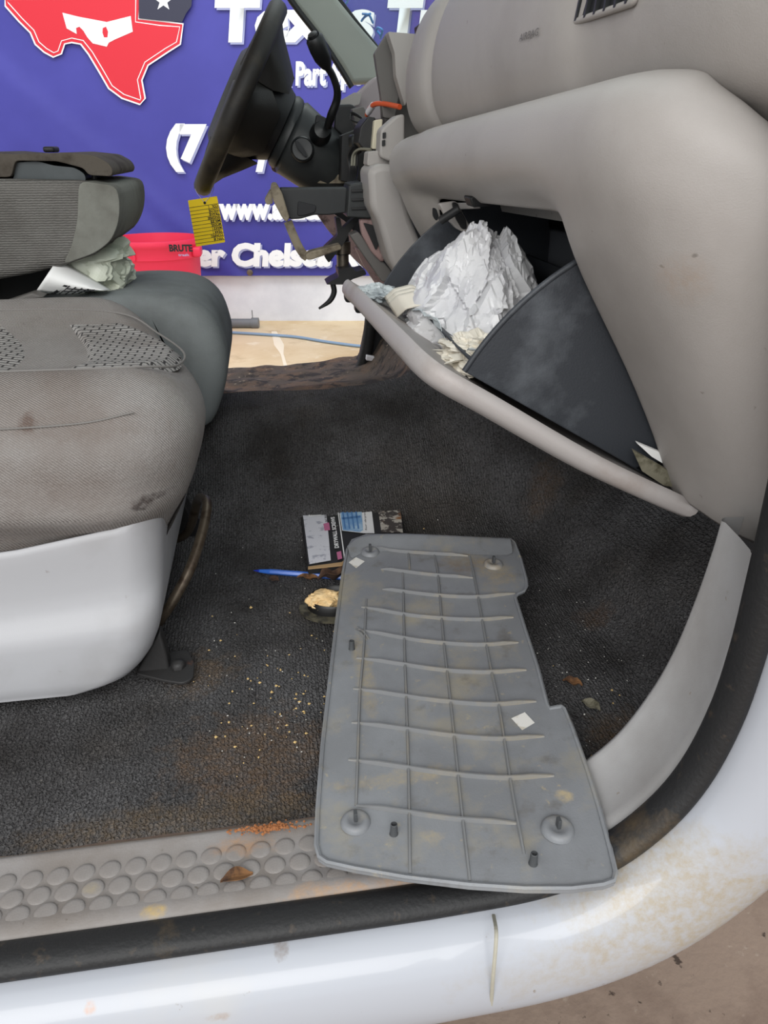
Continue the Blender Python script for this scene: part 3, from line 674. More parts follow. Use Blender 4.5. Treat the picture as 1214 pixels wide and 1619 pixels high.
extr('tray_body', rpoly(al, 0.006, 3), (0, 0.2, 0), 'arm_plastic', CS, bev=0.003)
ar_ = [P(-200, 246, Y=1.26), P(-30, 240, Y=1.26), P(20, 244, Y=1.26), P(100, 241, Y=1.26), P(150, 246, Y=1.26), P(172, 258, Y=1.26), P(179, 270, Y=1.26), P(176, 279, Y=1.26), P(140, 277, Y=1.26), P(132, 266, Y=1.26), P(90, 255, Y=1.26), P(24, 254, Y=1.26), P(18, 280, Y=1.26), P(-200, 282, Y=1.26)]
extr('armrest_lid', rpoly(ar_, 0.006, 3), (0, 0.22, 0), 'armrest', CS, bev=0.004)
sbox('latch', P(73, 241, Y=1.36)-Vector((0, 0.02, 0)), P(90, 236, Y=1.36)+Vector((0, 0.02, 0.004)), 0.003, 'black', CS, n=5)
tube('lid_peg', [P(149, 277, Y=1.3), P(149, 284, Y=1.3)], 0.004, 'black', CS, seg=8)
prism('hinge_bracket', [(-60, 436), (24, 432), (60, 424), (90, 410), (98, 440), (70, 474), (0, 505), (-60, 515)], 1.40, 0.08, 'black', CS)
prism('seat_belt_strap', [(-40, 497), (0, 480), (50, 463), (70, 470), (20, 481), (-40, 504)], 1.21, 0.03, 'dash_dark', CS, bev=0.003)
# bag and paper on the centre seat
bgc = P(150, 425, Y=1.33)
sb = crumple('plastic_bag', bgc+Vector((0.0, 0, -0.005)), (0.058, 0.06, 0.050), 'bag_green', None, 3, 0.36, 5, fq=1.1, octs=2, shape=lambda q: (q.x+0.35*q.z*0.0+(0.3 if q.z > 0.5 else 0), q.y, q.z if q.z > 0 else q.z*0.7)); tag(sb, 'crumpled pale green plastic bag wedged under the folded backrest', 'bag')
pr_ = root('curled_paper', P(100, 466, Y=1.25), 'curled white sheet with a printed grid on the centre seat', 'paper')
def papf(a, b):
    tl, tr_, bl, br = (92, 408), (175, 458), (56, 462), (150, 460)
    x = (tl[0]*(1-a)+tr_[0]*a)*(1-b)+(bl[0]*(1-a)+br[0]*a)*b; y = (tl[1]*(1-a)+tr_[1]*a)*(1-b)+(bl[1]*(1-a)+br[1]*a)*b
    return P(x, y+4*math.sin(math.pi*a)*b, Y=1.265-0.03*math.sin(math.pi*b)-0.02*b)
vs, fs = uv_grid(papf, 14, 10); mesh('sheet', vs, fs, 'paper', pr_, solid=0.0006)
def papp(a, b): q = Vector(papf(a, b)); q.y -= 0.0015; return q
flatpoly('black_stripe', [papp(0.36, 0.62), papp(0.43, 0.62), papp(0.34, 1.0), papp(0.26, 1.0)], 'ink', pr_)
for k in range(5):
    a0 = 0.45+0.11*k; tube('grid_line', [papp(a0, 0.62), papp(a0-0.05, 1.0)], 0.0008, 'ink', pr_, seg=5)
for k in range(2): tube('grid_line', [papp(0.43-0.03*k, 0.74+0.13*k), papp(0.9, 0.74+0.13*k)], 0.0008, 'ink', pr_, seg=5)
fpp = extr('folded_paper', [P(22, 471, Y=1.45), P(34, 448, Y=1.45), P(58, 464, Y=1.45), P(40, 470, Y=1.45)], (0, 0.004, 0), 'paper', smooth=False); tag(fpp, 'small white folded paper tucked behind the belt strap', 'paper')

# ================================================================== dashboard
DS = root('dashboard', (0.5, 0.9, 0.95), 'light grey plastic dashboard with open glove box', 'dashboard')
plan = [(0.216, 1.225), (0.222, 1.15), (0.234, 0.9), (0.246, 0.66), (0.250, 0.58), (0.256, 0.535), (0.270, 0.503), (0.298, 0.481), (0.335, 0.468), (0.39, 0.462), (0.46, 0.460)]
pl = crom([(x, y, 0) for x, y in plan], 7)
offs = [(0.0, -0.05), (0.0, -0.02), (0.012, -0.004), (0.035, 0.008), (0.07, 0.017), (0.12, 0.021), (0.165, 0.017), (0.20, 0.000), (0.225, -0.017), (0.25, -0.024), (0.30, -0.024), (0.38, -0.030), (0.5, -0.055), (0.62, -0.082), (0.75, -0.108), (0.88, -0.13), (1.0, -0.148)]
offs_col = [(0.0, -0.05), (0.0, -0.02), (0.012, -0.004), (0.035, 0.007), (0.07, 0.015), (0.12, 0.016), (0.165, 0.014), (0.20, 0.010), (0.225, 0.006), (0.25, 0.002), (0.30, -0.006), (0.38, -0.022), (0.5, -0.05), (0.62, -0.078), (0.75, -0.105), (0.88, -0.13), (1.0, -0.148)]
grid = []
for i, p in enumerate(pl):
    t = (pl[min(i+1, len(pl)-1)]-pl[max(i-1, 0)]).normalized(); n = Vector((t.y, -t.x, 0))   # outward (towards -X, then -Y)
    if n.x > 0.2: n = -n
    ztop_old = interp([(0, 1.284), (0.5, 1.302), (0.68, 1.312), (0.73, 1.311), (0.80, 1.300), (0.9, 1.285), (1, 1.262)], 1-(p.y-0.46)/0.765 if p.x < 0.3 else 0.86+0.14*min(1, (p.x-0.3)/0.16))
    ztop = 1.284+0.028*min(1, max(0, (1.225-p.y)/0.66))-interp([(0.2, 0), (0.254, 0), (0.27, 0.004), (0.298, 0.020), (0.335, 0.044), (0.39, 0.085), (0.46, 0.13)], p.x)
    wcol = s_(0.70, 0.60, p.y)
    wfar = s_(1.10, 1.17, p.y)
    side = s_(0.26, 0.36, p.x)
    row = []
    for j, (tt, o1) in enumerate(offs):
        o2 = offs_col[j][1]; mixw = max(wcol, wfar*0.8)
        o = o1*(1-mixw)+o2*mixw
        if wfar > 0: o -= 0.018*wfar*s_(0.05, 0.0, tt)
        zb_ = 0.955+0.03*side
        z = ztop+(zb_-ztop)*tt
        ob = min(o, 0.02) if tt > 0.06 else o
        if tt <= 0.06: q = p+n*o
        else:
            top_o = offs_col[5][1]; q = p+n*top_o; q.x -= (o-top_o)
        q.y += 0.012*side*tt
        row.append(Vector((q.x, q.y, z)))
    grid.append(row)
nv = len(offs); vs = [v for r in grid for v in r]; fs = []
for i in range(len(grid)-1):
    ym = (pl[i].y+pl[i+1].y)/2
    for j in range(nv-1):
        if 0.625 < ym < 1.085 and j >= 9: continue
        fs.append((i*nv+j, (i+1)*nv+j, (i+1)*nv+j+1, i*nv+j+1))
lp = mesh('lower_panel', vs, fs, 'dash', DS, solid=0.006, soff=1, sub=1)
# upper pad
uprof = [(1.20, 0.36), (1.27, 0.335), (1.295, 0.305), (1.303, 0.290), (1.315, 0.279), (1.33, 0.272), (1.35, 0.267), (1.38, 0.266), (1.41, 0.271), (1.44, 0.281), (1.465, 0.297), (1.485, 0.322), (1.495, 0.36), (1.50, 0.45), (1.50, 0.6)]
uplan = [(1.2, 1.34), (1.01, 1.34), (0.985, 1.335), (0.972, 1.322), (0.966, 1.30), (0.958, 1.25), (0.954, 1.2), (0.958, 1.142), (0.964, 1.130), (0.972, 1.126), (0.972, 1.118), (0.964, 1.11), (0.966, 1.05), (0.975, 0.9), (0.984, 0.75), (0.990, 0.705), (0.996, 0.690), (1.004, 0.670), (1.008, 0.6), (1.012, 0.53), (1.022, 0.48), (1.05, 0.44), (1.10, 0.418), (1.18, 0.408), (1.3, 0.40)]
rings = []
for s, y in uplan:
    dx = s-1.0
    r = []
    for z, x in uprof:
        zz = z - (0.014*(y-0.5)/0.7 if y > 0.5 else 0) + (0 if y > 0.5 else -(0.5-y)*0.30)
        xx = x+dx+0.0
        r.append(Vector((xx, y, zz)))
    rings.append(r)
loft('upper_pad', rings, 'dash', DS, cap=False, closed=False, sub=1)
# vent in the pad
vt = root('x', (0, 0, 0), None, None) if False else None
def padx(y, z):
    k = [(yy, ss) for ss, yy in uplan][::-1]
    return interp(k, y)-1.0+interp(uprof, z+0.014*(y-0.5)/0.7)
def ventp(x, y, off=0.0): 
    q = P(x, y, X=0.27)
    for _ in range(8): q = P(x, y, X=padx(q.y, q.z)-off)
    return q
vpts = [ventp(893, 40, 0.002), ventp(905, -12, 0.002), ventp(1010, -45, 0.002), ventp(1003, 3, 0.002)]
extr('vent_recess', vpts, (0.004, 0, 0), 'cavity', DS, smooth=False)
for k in range(7):
    a = (k+0.5)/7
    p0 = vpts[0].lerp(vpts[3], a); p1 = vpts[1].lerp(vpts[2], a)
    extr('vent_slat', [p0+Vector((-0.003, 0.0015, 0)), p0+Vector((-0.003, -0.0015, 0)), p1+Vector((-0.003, -0.0015, 0)), p1+Vector((-0.003, 0.0015, 0))], (0.006, 0, 0), 'black_soft', DS, smooth=False)
fr_ = rpoly(vpts, 0.004)
tube('vent_bezel', fr_+[fr_[0]], 0.0028, 'dash', DS, smoothpath=False, seg=8)
ax0 = ventp(820, 66, 0.0012); ax1 = ventp(850, 56, 0.0012); ay = ventp(822, 58, 0.0012)-ax0
text('embossed_lettering', 'AIRBAG', ax0, ax1-ax0, (0.1, 0, 1), (ax1-ax0).length, 0.006, 'dash_dark', DS, 0.0)
# inner cavity behind the opening
cvv = [(0.275, 0.612), (0.275, 1.108)]
def plane(name, pts, mat, parent): return extr(name, pts, ((Vector(pts[1])-Vector(pts[0])).cross(Vector(pts[2])-Vector(pts[1]))).normalized()*0.003, mat, parent, smooth=False)
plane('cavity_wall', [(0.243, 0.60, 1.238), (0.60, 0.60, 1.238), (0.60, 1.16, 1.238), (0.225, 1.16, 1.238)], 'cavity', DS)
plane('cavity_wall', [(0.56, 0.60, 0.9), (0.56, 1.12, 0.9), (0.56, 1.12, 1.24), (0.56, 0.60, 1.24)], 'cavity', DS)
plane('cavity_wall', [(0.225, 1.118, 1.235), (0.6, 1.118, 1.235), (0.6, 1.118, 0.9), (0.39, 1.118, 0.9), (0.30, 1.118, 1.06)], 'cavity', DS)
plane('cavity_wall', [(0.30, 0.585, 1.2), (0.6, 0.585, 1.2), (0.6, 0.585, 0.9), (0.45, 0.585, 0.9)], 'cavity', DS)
# liner step seen behind the bag
extr('cavity_liner', [(0.40, 1.0, 1.165), (0.40, 0.88, 1.165), (0.40, 0.845, 1.185), (0.40, 0.835, 1.238), (0.40, 0.6, 1.238), (0.40, 0.6, 0.94), (0.40, 1.1, 0.94), (0.40, 1.1, 1.165)], (0.05, 0, 0), 'cavity_liner', DS, bev=0.006)
# latch striker at the top edge of the opening
prism('latch_striker', [(742, 312), (762, 306), (778, 308), (790, 313), (776, 326), (748, 328)], 0.9, 0.03, 'black', DS)
extr('opening_lip', [P(690, 322, Y=1.08), P(745, 320, Y=0.95), P(748, 330, Y=0.95), P(694, 332, Y=1.08)], (0.01, 0, 0), 'dash', DS, bev=0.001)
# --- glove box: lid + swing-out bin
GB = tag(root('x', (0.4, 0.8, 0.94), None, None), None) if False else None
hx, hz = 0.402, 0.945
lidpts = [(0.402, 0.585, 0.950), (0.30, 0.595, 1.0), (0.19, 0.598, 1.066), (0.150, 0.602, 1.089), (0.132, 0.63, 1.099), (0.123, 0.72, 1.103), (0.112, 0.95, 1.101), (0.107, 1.05, 1.098), (0.110, 1.085, 1.094), (0.135, 1.10, 1.078), (0.25, 1.105, 1.02), (0.40, 1.105, 0.948)]
lid_o = crom(lidpts, 4)[:-1]+[Vector(lidpts[-1])]
lo_n = Vector((-0.475, 0, -0.88)).normalized()
# curved lid: rings inset from the outline, bulging outwards (down)
cen = sum((Vector(p) for p in lidpts), Vector())/len(lidpts)
def lring(s, d): return [cen.lerp(p, s)+lo_n*d for p in lid_o]
rings = [lring(0.02, -0.001), lring(0.5, -0.001), lring(0.93, -0.001), lring(0.955, -0.003), lring(0.975, -0.006), lring(0.99, -0.004), lring(1.0, 0.0), lring(1.0, 0.004), lring(0.992, 0.009), lring(0.975, 0.013), lring(0.92, 0.017), lring(0.5, 0.022), lring(0.02, 0.023)]
LD = loft('glove_box_lid', rings, 'glove_lid', DS)
LD['label'] = 'light grey glove box lid hanging open'
for (x, y, Yv) in ((672, 562, 0.80), ):
    q = P(x, y, Y=Yv)
    sbox('stop_lug', q+Vector((-0.012, -0.012, -0.016)), q+Vector((0.018, 0.012, 0.012)), 0.006, 'glove_lid', LD, n=6)
for (x, y) in ((556, 470), (572, 487)):
    q = P(x, y, Y=1.08); sbox('stop_lug', q+Vector((-0.010, -0.006, -0.007)), q+Vector((0.012, 0.02, 0.009)), 0.004, 'black', LD, n=5)
def sector(a0, a1, r, n=12):
    return [(hx+r*math.cos(math.radians(a0+(a1-a0)*k/n)), hz+r*math.sin(math.radians(a0+(a1-a0)*k/n))) for k in range(n+1)]
def wall_pts(y, r, a0=148.5, a1=84, xtra=0.0): return [Vector((x, y, z)) for x, z in [(hx-0.05, hz+0.035)]+sector(a0, a1, r)+[(hx+0.01, hz+0.05)]]
BN = extr('glove_box_bin', wall_pts(0.628, 0.272), (0, 0.0035, 0), 'bin_dark', DS, bev=0.001)
BN['label'] = 'dark grey dusty glove box bin'
extr('bin_side', wall_pts(1.052, 0.285, 150, 92), (0, 0.0035, 0), 'bin_dark', BN, bev=0.001)
tube('bin_edge', [Vector((x, 0.6297, z)) for x, z in sector(148.5, 84, 0.272)], 0.0028, 'bin_dark', BN, seg=8)
# bin floor (on the lid) and back
def bfl(a, b):
    y = 0.63+(1.052-0.63)*a; r = 0.03+(0.262-0.03)*b; an = math.radians(147)
    return (hx+r*math.cos(an), y, hz+r*math.sin(an)+0.004)
vs, fs = uv_grid(bfl, 4, 6); mesh('bin_floor', vs, fs, 'bin_dark', BN, solid=0.002)
def bbk(a, b):
    y = 0.63+(1.052-0.63)*a; r = 0.03+(0.19-0.03)*b; an = math.radians(100)
    return (hx+r*math.cos(an), y, hz+r*math.sin(an))
vs, fs = uv_grid(bbk, 4, 6); mesh('bin_back', vs, fs, 'bin_dark', BN, solid=0.003)
# strut / damper arm at the far wall
DA = prism('damper_bracket', [(694, 322), (722, 318), (740, 352), (748, 366), (738, 370), (722, 362), (706, 345)], 1.0, 0.012, 'dash', DS, rnd=0.004)
tube('damper_pin', [P(696, 349, Y=0.98), P(726, 330, Y=0.97)], 0.0055, 'black', DA, seg=10)
prism('damper_slot', [(714, 320), (722, 320), (737, 348), (738, 362), (730, 362), (720, 345)], 0.996, 0.003, 'black', DA, bev=0.001, rnd=0.003)
prism('side_hole', [(684, 328), (690, 330), (694, 344), (690, 350), (684, 342)], 1.075, 0.003, 'cavity', DS, bev=0, rnd=0.004)

# things in the glove box
def bagshape(q): 
    z = q.z; s = 1.16-0.46*max(-0.5, z)
    return (q.x*s+0.25*z, q.y*s, z)
gb = crumple('shopping_bag', (0.243, 0.90, 1.105), (0.058, 0.125, 0.084), 'bag', None, 5, 0.27, 6, shape=bagshape, fq=1.5, octs=3); tag(gb, 'crumpled white plastic shopping bag stuffed in the open glove box', 'bag')
gp0 = P(676, 466, Y=0.86)
for k, (x, y) in enumerate(((672, 462), (678, 454), (684, 447), (688, 442))):
    pass
bp2 = root('curled_booklet', P(640, 470, Y=0.92), 'curled cream paper booklet lying on the open glove box lid', 'booklet')
def bkf(off):
    def f(a, b):
        c = [(607, 470), (622, 456), (650, 449), (672, 462), (695, 482), (712, 506)]
        t = a*(len(c)-1); i = min(int(t), len(c)-2); u = t-i
        x = c[i][0]*(1-u)+c[i+1][0]*u; y = c[i][1]*(1-u)+c[i+1][1]*u
        return P(x+b*14+off*3, y+b*22+off*5, Y=0.985-0.12*a-0.05*b-off*0.012)
    return f
for k in range(3):
    vs, fs = uv_grid(bkf(k), 24, 6); mesh('page', vs, fs, 'paper_old', bp2, solid=0.0012)
def filf(a, b):
    return P(640+a*100+b*15, 482+a*70+b*10-10*math.sin(a*7), Y=0.93-0.20*a-0.05*b+0.02*math.sin(b*5))
vs, fs = uv_grid(filf, 18, 8)
gf = mesh('clear_wrapper', [Vector(v)+Vector((0.004*noise.noise(Vector(v)*60), 0, 0.006*noise.noise(Vector(v)*45))) for v in vs], fs, 'film', solid=0.0008, smooth=False); tag(gf, 'clear plastic wrapper draped along the glove box lid', 'wrapper')
fm2 = crumple('wrapper_scrap', P(592, 463, Y=1.02), (0.030, 0.03, 0.010), 'film', None, 9, 0.5, 4, fq=2.5); tag(fm2, 'torn clear plastic scrap at the far corner of the lid', 'wrapper')
rc = crumple('paper_napkin', (0.215, 0.72, 1.080), (0.045, 0.055, 0.016), 'paper_old', None, 12, 0.5, 5, fq=2.2); tag(rc, 'crumpled cream paper napkin below the shopping bag', 'napkin')
bw = [P(x, y, Y=0.80) for x, y in ((690, 440), (698, 436), (702, 450), (690, 472), (682, 470))]
# papers at the near end of the lid
for k, (pts_, mt, lb) in enumerate((([(1000, 712), (1040, 735), (1085, 762), (1082, 772), (1050, 768), (1015, 745)], 'leaf_grey', 'grey card slipped between glove box bin and dash corner'), ([(1006, 700), (1050, 718), (1074, 738), (1070, 746), (1030, 722)], 'paper', 'white paper edge poking out by the dash corner'))):
    o = extr('loose_card', [P(x, y, Y=0.612+0.008*k) for x, y in pts_], (0.0, 0.003, 0.001), mt, smooth=False); tag(o, lb, 'card')

# ================================================================== centre dash, radio bay and driver side
CD = root('center_console_panel', (0.3, 1.35, 0.95), 'stripped centre dash panel with exposed brackets beside the glove box', 'dash panel')
def pan(name, px, Y, th, mat, bev=0.01, rnd=0.012): return prism(name, px, Y, th, mat, CD, bev, 4, rnd)
pan('knee_panel', [(582, 268), (600, 258), (634, 262), (640, 300), (650, 345), (672, 400), (712, 448), (700, 470), (640, 450), (618, 420), (598, 350), (586, 330)], 1.27, 0.12, 'dash', 0.012)
pan('knee_insert', [(568, 346), (592, 344), (604, 372), (618, 402), (604, 416), (588, 400), (572, 372)], 1.37, 0.02, 'pink_metal', 0.004, 0.006)
pan('knee_slot', [(574, 352), (590, 356), (600, 384), (594, 396), (586, 378)], 1.365, 0.004, 'black', 0.001, 0.003)
pan('lower_brace', [(553, 372), (566, 366), (620, 430), (616, 444), (604, 446)], 1.38, 0.04, 'dash_dark', 0.004, 0.004)
pan('brace_edge', [(562, 392), (570, 398), (604, 440), (612, 452), (596, 452), (575, 420)], 1.5, 0.03, 'pink_metal', 0.003, 0.004)
pan('radio_bay_side', [(602, 205), (628, 182), (640, 180), (640, 236), (632, 258), (612, 254), (600, 248)], 1.30, 0.05, 'dash', 0.006, 0.006)
for (x, y) in ((607, 214), (606, 226)):
    pan('clip_slot', [(x-2, y-4), (x+3, y-5), (x+3, y+4), (x-2, y+5)], 1.297, 0.004, 'black', 0.0, 0.001)
pan('ivory_bracket', [(592, 190), (605, 188), (602, 236), (588, 236)], 1.40, 0.03, 'ivory', 0.003, 0.003)
pan('module_box', [(570, 200), (582, 184), (594, 186), (590, 238), (578, 240), (566, 226)], 1.42, 0.1, 'black', 0.003, 0.003)
pan('module_cap', [(555, 212), (572, 212), (576, 226), (570, 236), (556, 234)], 1.5, 0.06, 'black_soft', 0.006, 0.008)
pan('bezel_lower', [(582, 240), (600, 238), (625, 248), (632, 262), (604, 262), (580, 262)], 1.32, 0.05, 'dash', 0.004, 0.004)
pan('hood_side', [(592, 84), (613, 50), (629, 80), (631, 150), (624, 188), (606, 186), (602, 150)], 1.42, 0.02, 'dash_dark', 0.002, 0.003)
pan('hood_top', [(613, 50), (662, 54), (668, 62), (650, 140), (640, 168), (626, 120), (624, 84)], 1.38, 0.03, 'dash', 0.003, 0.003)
pan('hood_clip', [(660, 40), (668, 34), (670, 52), (662, 58)], 1.36, 0.03, 'black', 0.001, 0.002)
pan('far_dash_end', [(540, 165), (565, 148), (594, 120), (606, 124), (610, 190), (560, 196), (540, 190)], 1.95, 0.1, 'purple_grey', 0.008, 0.008)
pan('far_dash_rail', [(536, 160), (560, 146), (572, 148), (568, 165), (545, 172), (536, 178)], 1.9, 0.04, 'dash', 0.003, 0.003)
pan('cluster_shell', [(530, 165), (556, 164), (566, 172), (584, 190), (570, 214), (548, 222), (528, 205)], 1.75, 0.14, 'black', 0.006, 0.006)
pan('cluster_plate', [(556, 172), (574, 168), (590, 192), (584, 206), (562, 200)], 1.62, 0.03, 'dash_dark', 0.003, 0.003)
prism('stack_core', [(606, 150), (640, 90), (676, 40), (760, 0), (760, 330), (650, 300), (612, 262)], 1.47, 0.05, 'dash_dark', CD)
prism('column_mount', [(540, 214), (575, 200), (600, 200), (600, 262), (562, 292), (538, 286)], 1.66, 0.06, 'black', CD)
tube('orange_cable', [P(580, 182, Y=1.5), P(584, 172, Y=1.48), P(592, 165, Y=1.45), P(606, 164, Y=1.42), P(632, 169, Y=1.36)], 0.0042, 'orange_wire', CD)
tube('cable_sleeve', [P(582, 178, Y=1.488), P(590, 166, Y=1.46)], 0.0055, 'white_tape', CD)
for k in range(3):
    tube('wire', [P(556+k*4, 262, Y=1.45), P(558+k*4, 245-k*2, Y=1.45), P(568+k*3, 236-k, Y=1.43), P(586, 236+k*2, Y=1.40)], 0.0022, 'wire_grey' if k < 2 else 'black', CD, seg=7)
for k in range(2):
    tube('wire', [P(553, 186+k*3, Y=1.6), P(556, 178+k*3, Y=1.6), P(566, 182+k*2, Y=1.58), P(574, 190, Y=1.56), P(566, 194, Y=1.56), P(556, 190, Y=1.58)], 0.0018, 'black', CD, seg=6)
for k in range(4):
    tube('wire', [P(560+k*3, 230+k*3, Y=1.48), P(552+k*2, 246, Y=1.5), P(554+k*3, 268, Y=1.5), P(552+k*2, 292, Y=1.48)], 0.004, 'black', CD, seg=7)
pan('dash_underside', [(500, 290), (514, 280), (535, 276), (560, 272), (566, 290)], 1.7, 0.1, 'tan_worn', 0.006, 0.006)
pan('far_brace', [(502, 340), (526, 338), (548, 352), (620, 440), (606, 452), (560, 410), (520, 366)], 1.95, 0.06, 'pink_metal', 0.004, 0.004)
pan('far_dash_body', [(512, 344), (540, 346), (640, 470), (700, 480), (700, 360), (600, 300), (540, 300)], 2.0, 0.02, 'cavity', 0.002, 0.004)  # near-black dash body behind the far brace

AB = root('bracket_arm', (0.17, 1.45, 1.1), 'black plastic arm with worn tan end pad jutting from centre dash', 'bracket')
def part(name, px, Y, th, mat, par=AB, bev=0.003, rnd=0.004): return prism(name, px, Y, th, mat, par, bev, 3, rnd)
part('housing', [(552, 292), (574, 288), (584, 292), (590, 340), (586, 346), (548, 344)], 1.36, 0.09, 'black_soft')
for k in range(3): part('housing_rib', [(556, 300+k*14), (586, 299+k*14), (586.5, 303+k*14), (556, 304+k*14)], 1.355, 0.006, 'black', bev=0.0005, rnd=0)
part('arm', [(442, 298), (470, 298), (550, 297), (552, 336), (520, 340), (496, 340), (476, 346), (458, 347), (450, 330)], 1.40, 0.05, 'black_soft')
part('arm_recess', [(471, 318), (500, 325), (498, 336), (480, 341), (470, 341)], 1.396, 0.004, 'cavity', bev=0.001)
part('end_pad', [(430, 292), (438, 291), (446, 305), (458, 345), (453, 352), (446, 344), (432, 318), (428, 305)], 1.37, 0.09, 'tan_worn')
part('pad_face', [(428, 300), (432, 322), (422, 324), (418, 318)], 1.39, 0.06, 'tan_worn')
tube('bent_strip', [P(455, 350, Y=1.40), P(462, 368, Y=1.40), P(472, 390, Y=1.40), P(480, 402, Y=1.40), P(486, 407, Y=1.40)], 0.004, 'tan_worn', AB, flat=2.0)
part('strip_foot', [(482, 404), (490, 398), (538, 386), (541, 394), (492, 411), (485, 411)], 1.38, 0.03, 'tan_worn', bev=0.002)
part('cross_bracket', [(530, 344), (538, 344), (541, 362), (560, 344), (570, 344), (552, 368), (546, 382), (520, 416), (514, 408), (512, 392), (534, 372)], 1.46, 0.03, 'black')
lathe('strut_collar', [(0.012, 0), (0.012, 0.028), (0.016, 0.028), (0.016, 0.05), (0.009, 0.052)], P(542, 424, Y=1.5), (0, 0, 1), 'steel', AB, seg=18)
lathe('strut_upper', [(0.015, 0), (0.014, 0.03), (0.010, 0.045)], P(541, 402, Y=1.5), (0, 0, 1), 'black', AB, seg=16)
part('dish', [(534, 426), (556, 422), (562, 430), (576, 426), (580, 434), (556, 442), (548, 450), (515, 450), (524, 444), (536, 438)], 1.46, 0.06, 'black')
tube('hook', [P(526, 448, Y=1.47), P(528, 462, Y=1.47), P(521, 476, Y=1.47), P(504, 488, Y=1.47)], [0.008, 0.008, 0.007, 0.003], 'black', AB, flat=0.7)

# ================================================================== steering wheel + column
SW = root('steering_wheel', (0.05, 1.75, 1.15), 'black worn steering wheel with column shroud and shifter', 'steering wheel')
wt, wbm = P(436, 14, Y=1.75), P(318, 294, Y=1.75)
wc = (wt+wbm)/2; wr = (wt-wbm).length/2
wd = (wt-wbm).normalized(); wax = Vector((wd.z, 0, -wd.x))         # axis pointing to the dash
v2 = (wc-CAMP); v2 = (v2-wd*v2.dot(wd)).normalized(); v2 = (v2*0.72+Vector((0, 1, 0))*0.28).normalized(); wax = wd.cross(v2)
if wax.x < 0: wax = -wax
def wp(r, a, h): return wc + (wd*math.cos(a)+v2*math.sin(a))*r + wax*h
rings = []
for k in range(64):
    a = 2*math.pi*k/64; rings.append([wp(wr+0.017*math.cos(b), a, 0.019*math.sin(b)+0.004) for b in [2*math.pi*j/14 for j in range(14)]])
rings.append(rings[0]); loft('rim', rings, 'wheel_leather', SW, cap=False, weld=True)
lathe('hub_shell', [(0.02, -0.03), (0.085, -0.028), (0.105, -0.015), (0.108, 0.01), (0.098, 0.045), (0.078, 0.085), (0.070, 0.10), (0.03, 0.102)], wc, wax, 'black', SW, seg=36)
for a in (math.radians(25), math.radians(-25), math.radians(105), math.radians(-105), math.radians(180)):
    t = Vector(); d = wd*math.cos(a)+v2*math.sin(a); s = wd*-math.sin(a)+v2*math.cos(a)
    rings = []
    for r, hw, h0, h1 in ((0.085, 0.070, -0.02, 0.085), (0.115, 0.066, -0.018, 0.060), (0.145, 0.060, -0.014, 0.034), (wr-0.008, 0.046, -0.010, 0.016), (wr+0.008, 0.05, -0.006, 0.010)):
        c = wc+d*r; rings.append([c+s*hw*x+wax*(h0+(h1-h0)*y) for x, y in ((-1, 0.2), (-0.7, 0), (0.7, 0), (1, 0.2), (1, 0.7), (0.6, 1), (-0.6, 1), (-1, 0.7))])
    loft('spoke', rings, 'wheel_leather', SW)
# column
c0 = wc+wax*0.105; 
def colring(h, r, ry, up=0.0): return [wc+wax*h + wd*(math.cos(b)*r+up) + v2*math.sin(b)*ry for b in [2*math.pi*j/28 for j in range(28)]]
loft('column_shroud', [colring(0.100, 0.068, 0.06), colring(0.108, 0.074, 0.068, -0.002), colring(0.118, 0.074, 0.070, -0.004), colring(0.122, 0.070, 0.066, -0.004), colring(0.128, 0.076, 0.072, -0.006), colring(0.18, 0.072, 0.070, -0.012), colring(0.23, 0.066, 0.064, -0.018), colring(0.245, 0.055, 0.055, -0.02), colring(0.30, 0.045, 0.045, -0.02)], 'black_soft', SW)
kc = P(478, 236, Y=1.672)
KO = lathe('ignition_cylinder', [(0.024, -0.02), (0.024, 0.006), (0.021, 0.009), (0.02, 0.006), (0.001, 0.004)], kc, (-0.1, -1, 0.1), 'black_soft', SW, seg=24)
prism('key_slot', [(466, 222), (470, 222), (482, 238), (486, 248), (481, 247), (470, 234)], 1.655, 0.008, 'cavity', KO, bev=0.001, rnd=0.003)
prism('shroud_slot', [(500, 180), (516, 186), (526, 200), (520, 214), (512, 222), (500, 224), (494, 218), (497, 200)], 1.664, 0.01, 'cavity', SW, bev=0.002, rnd=0.006)
lathe('shifter_socket', [(0.022, -0.02), (0.021, 0.0), (0.016, 0.012), (0.002, 0.016)], P(508, 208, Y=1.668), (0.1, -1, 0.3), 'shifter', SW, seg=20)
tube('shifter_lever', [P(518, 200, Y=1.65), P(524, 182, Y=1.63), P(532, 160, Y=1.62), P(533, 142, Y=1.61), P(526, 120, Y=1.60), P(516, 104, Y=1.59)], [0.0075, 0.0085, 0.0078, 0.0072, 0.0068, 0.0068], 'shifter', SW, seg=12)
k0_, k1_ = P(518, 108, Y=1.592), P(496, 64, Y=1.585)
lathe('shifter_knob', [(0.007, 0), (0.011, 0.006), (0.0165, 0.022), (0.0175, 0.04), (0.0165, 0.056), (0.012, 0.062), (0.010, 0.060), (0.009, 0.066), (0.003, 0.067)], k0_, (k1_-k0_)+Vector((0, -0.02, 0)), 'shifter', SW, seg=22)
prism('column_jacket', [(428, 262), (440, 258), (500, 286), (500, 296), (470, 290), (430, 270)], 1.80, 0.04, 'pink_metal', SW, bev=0.004)

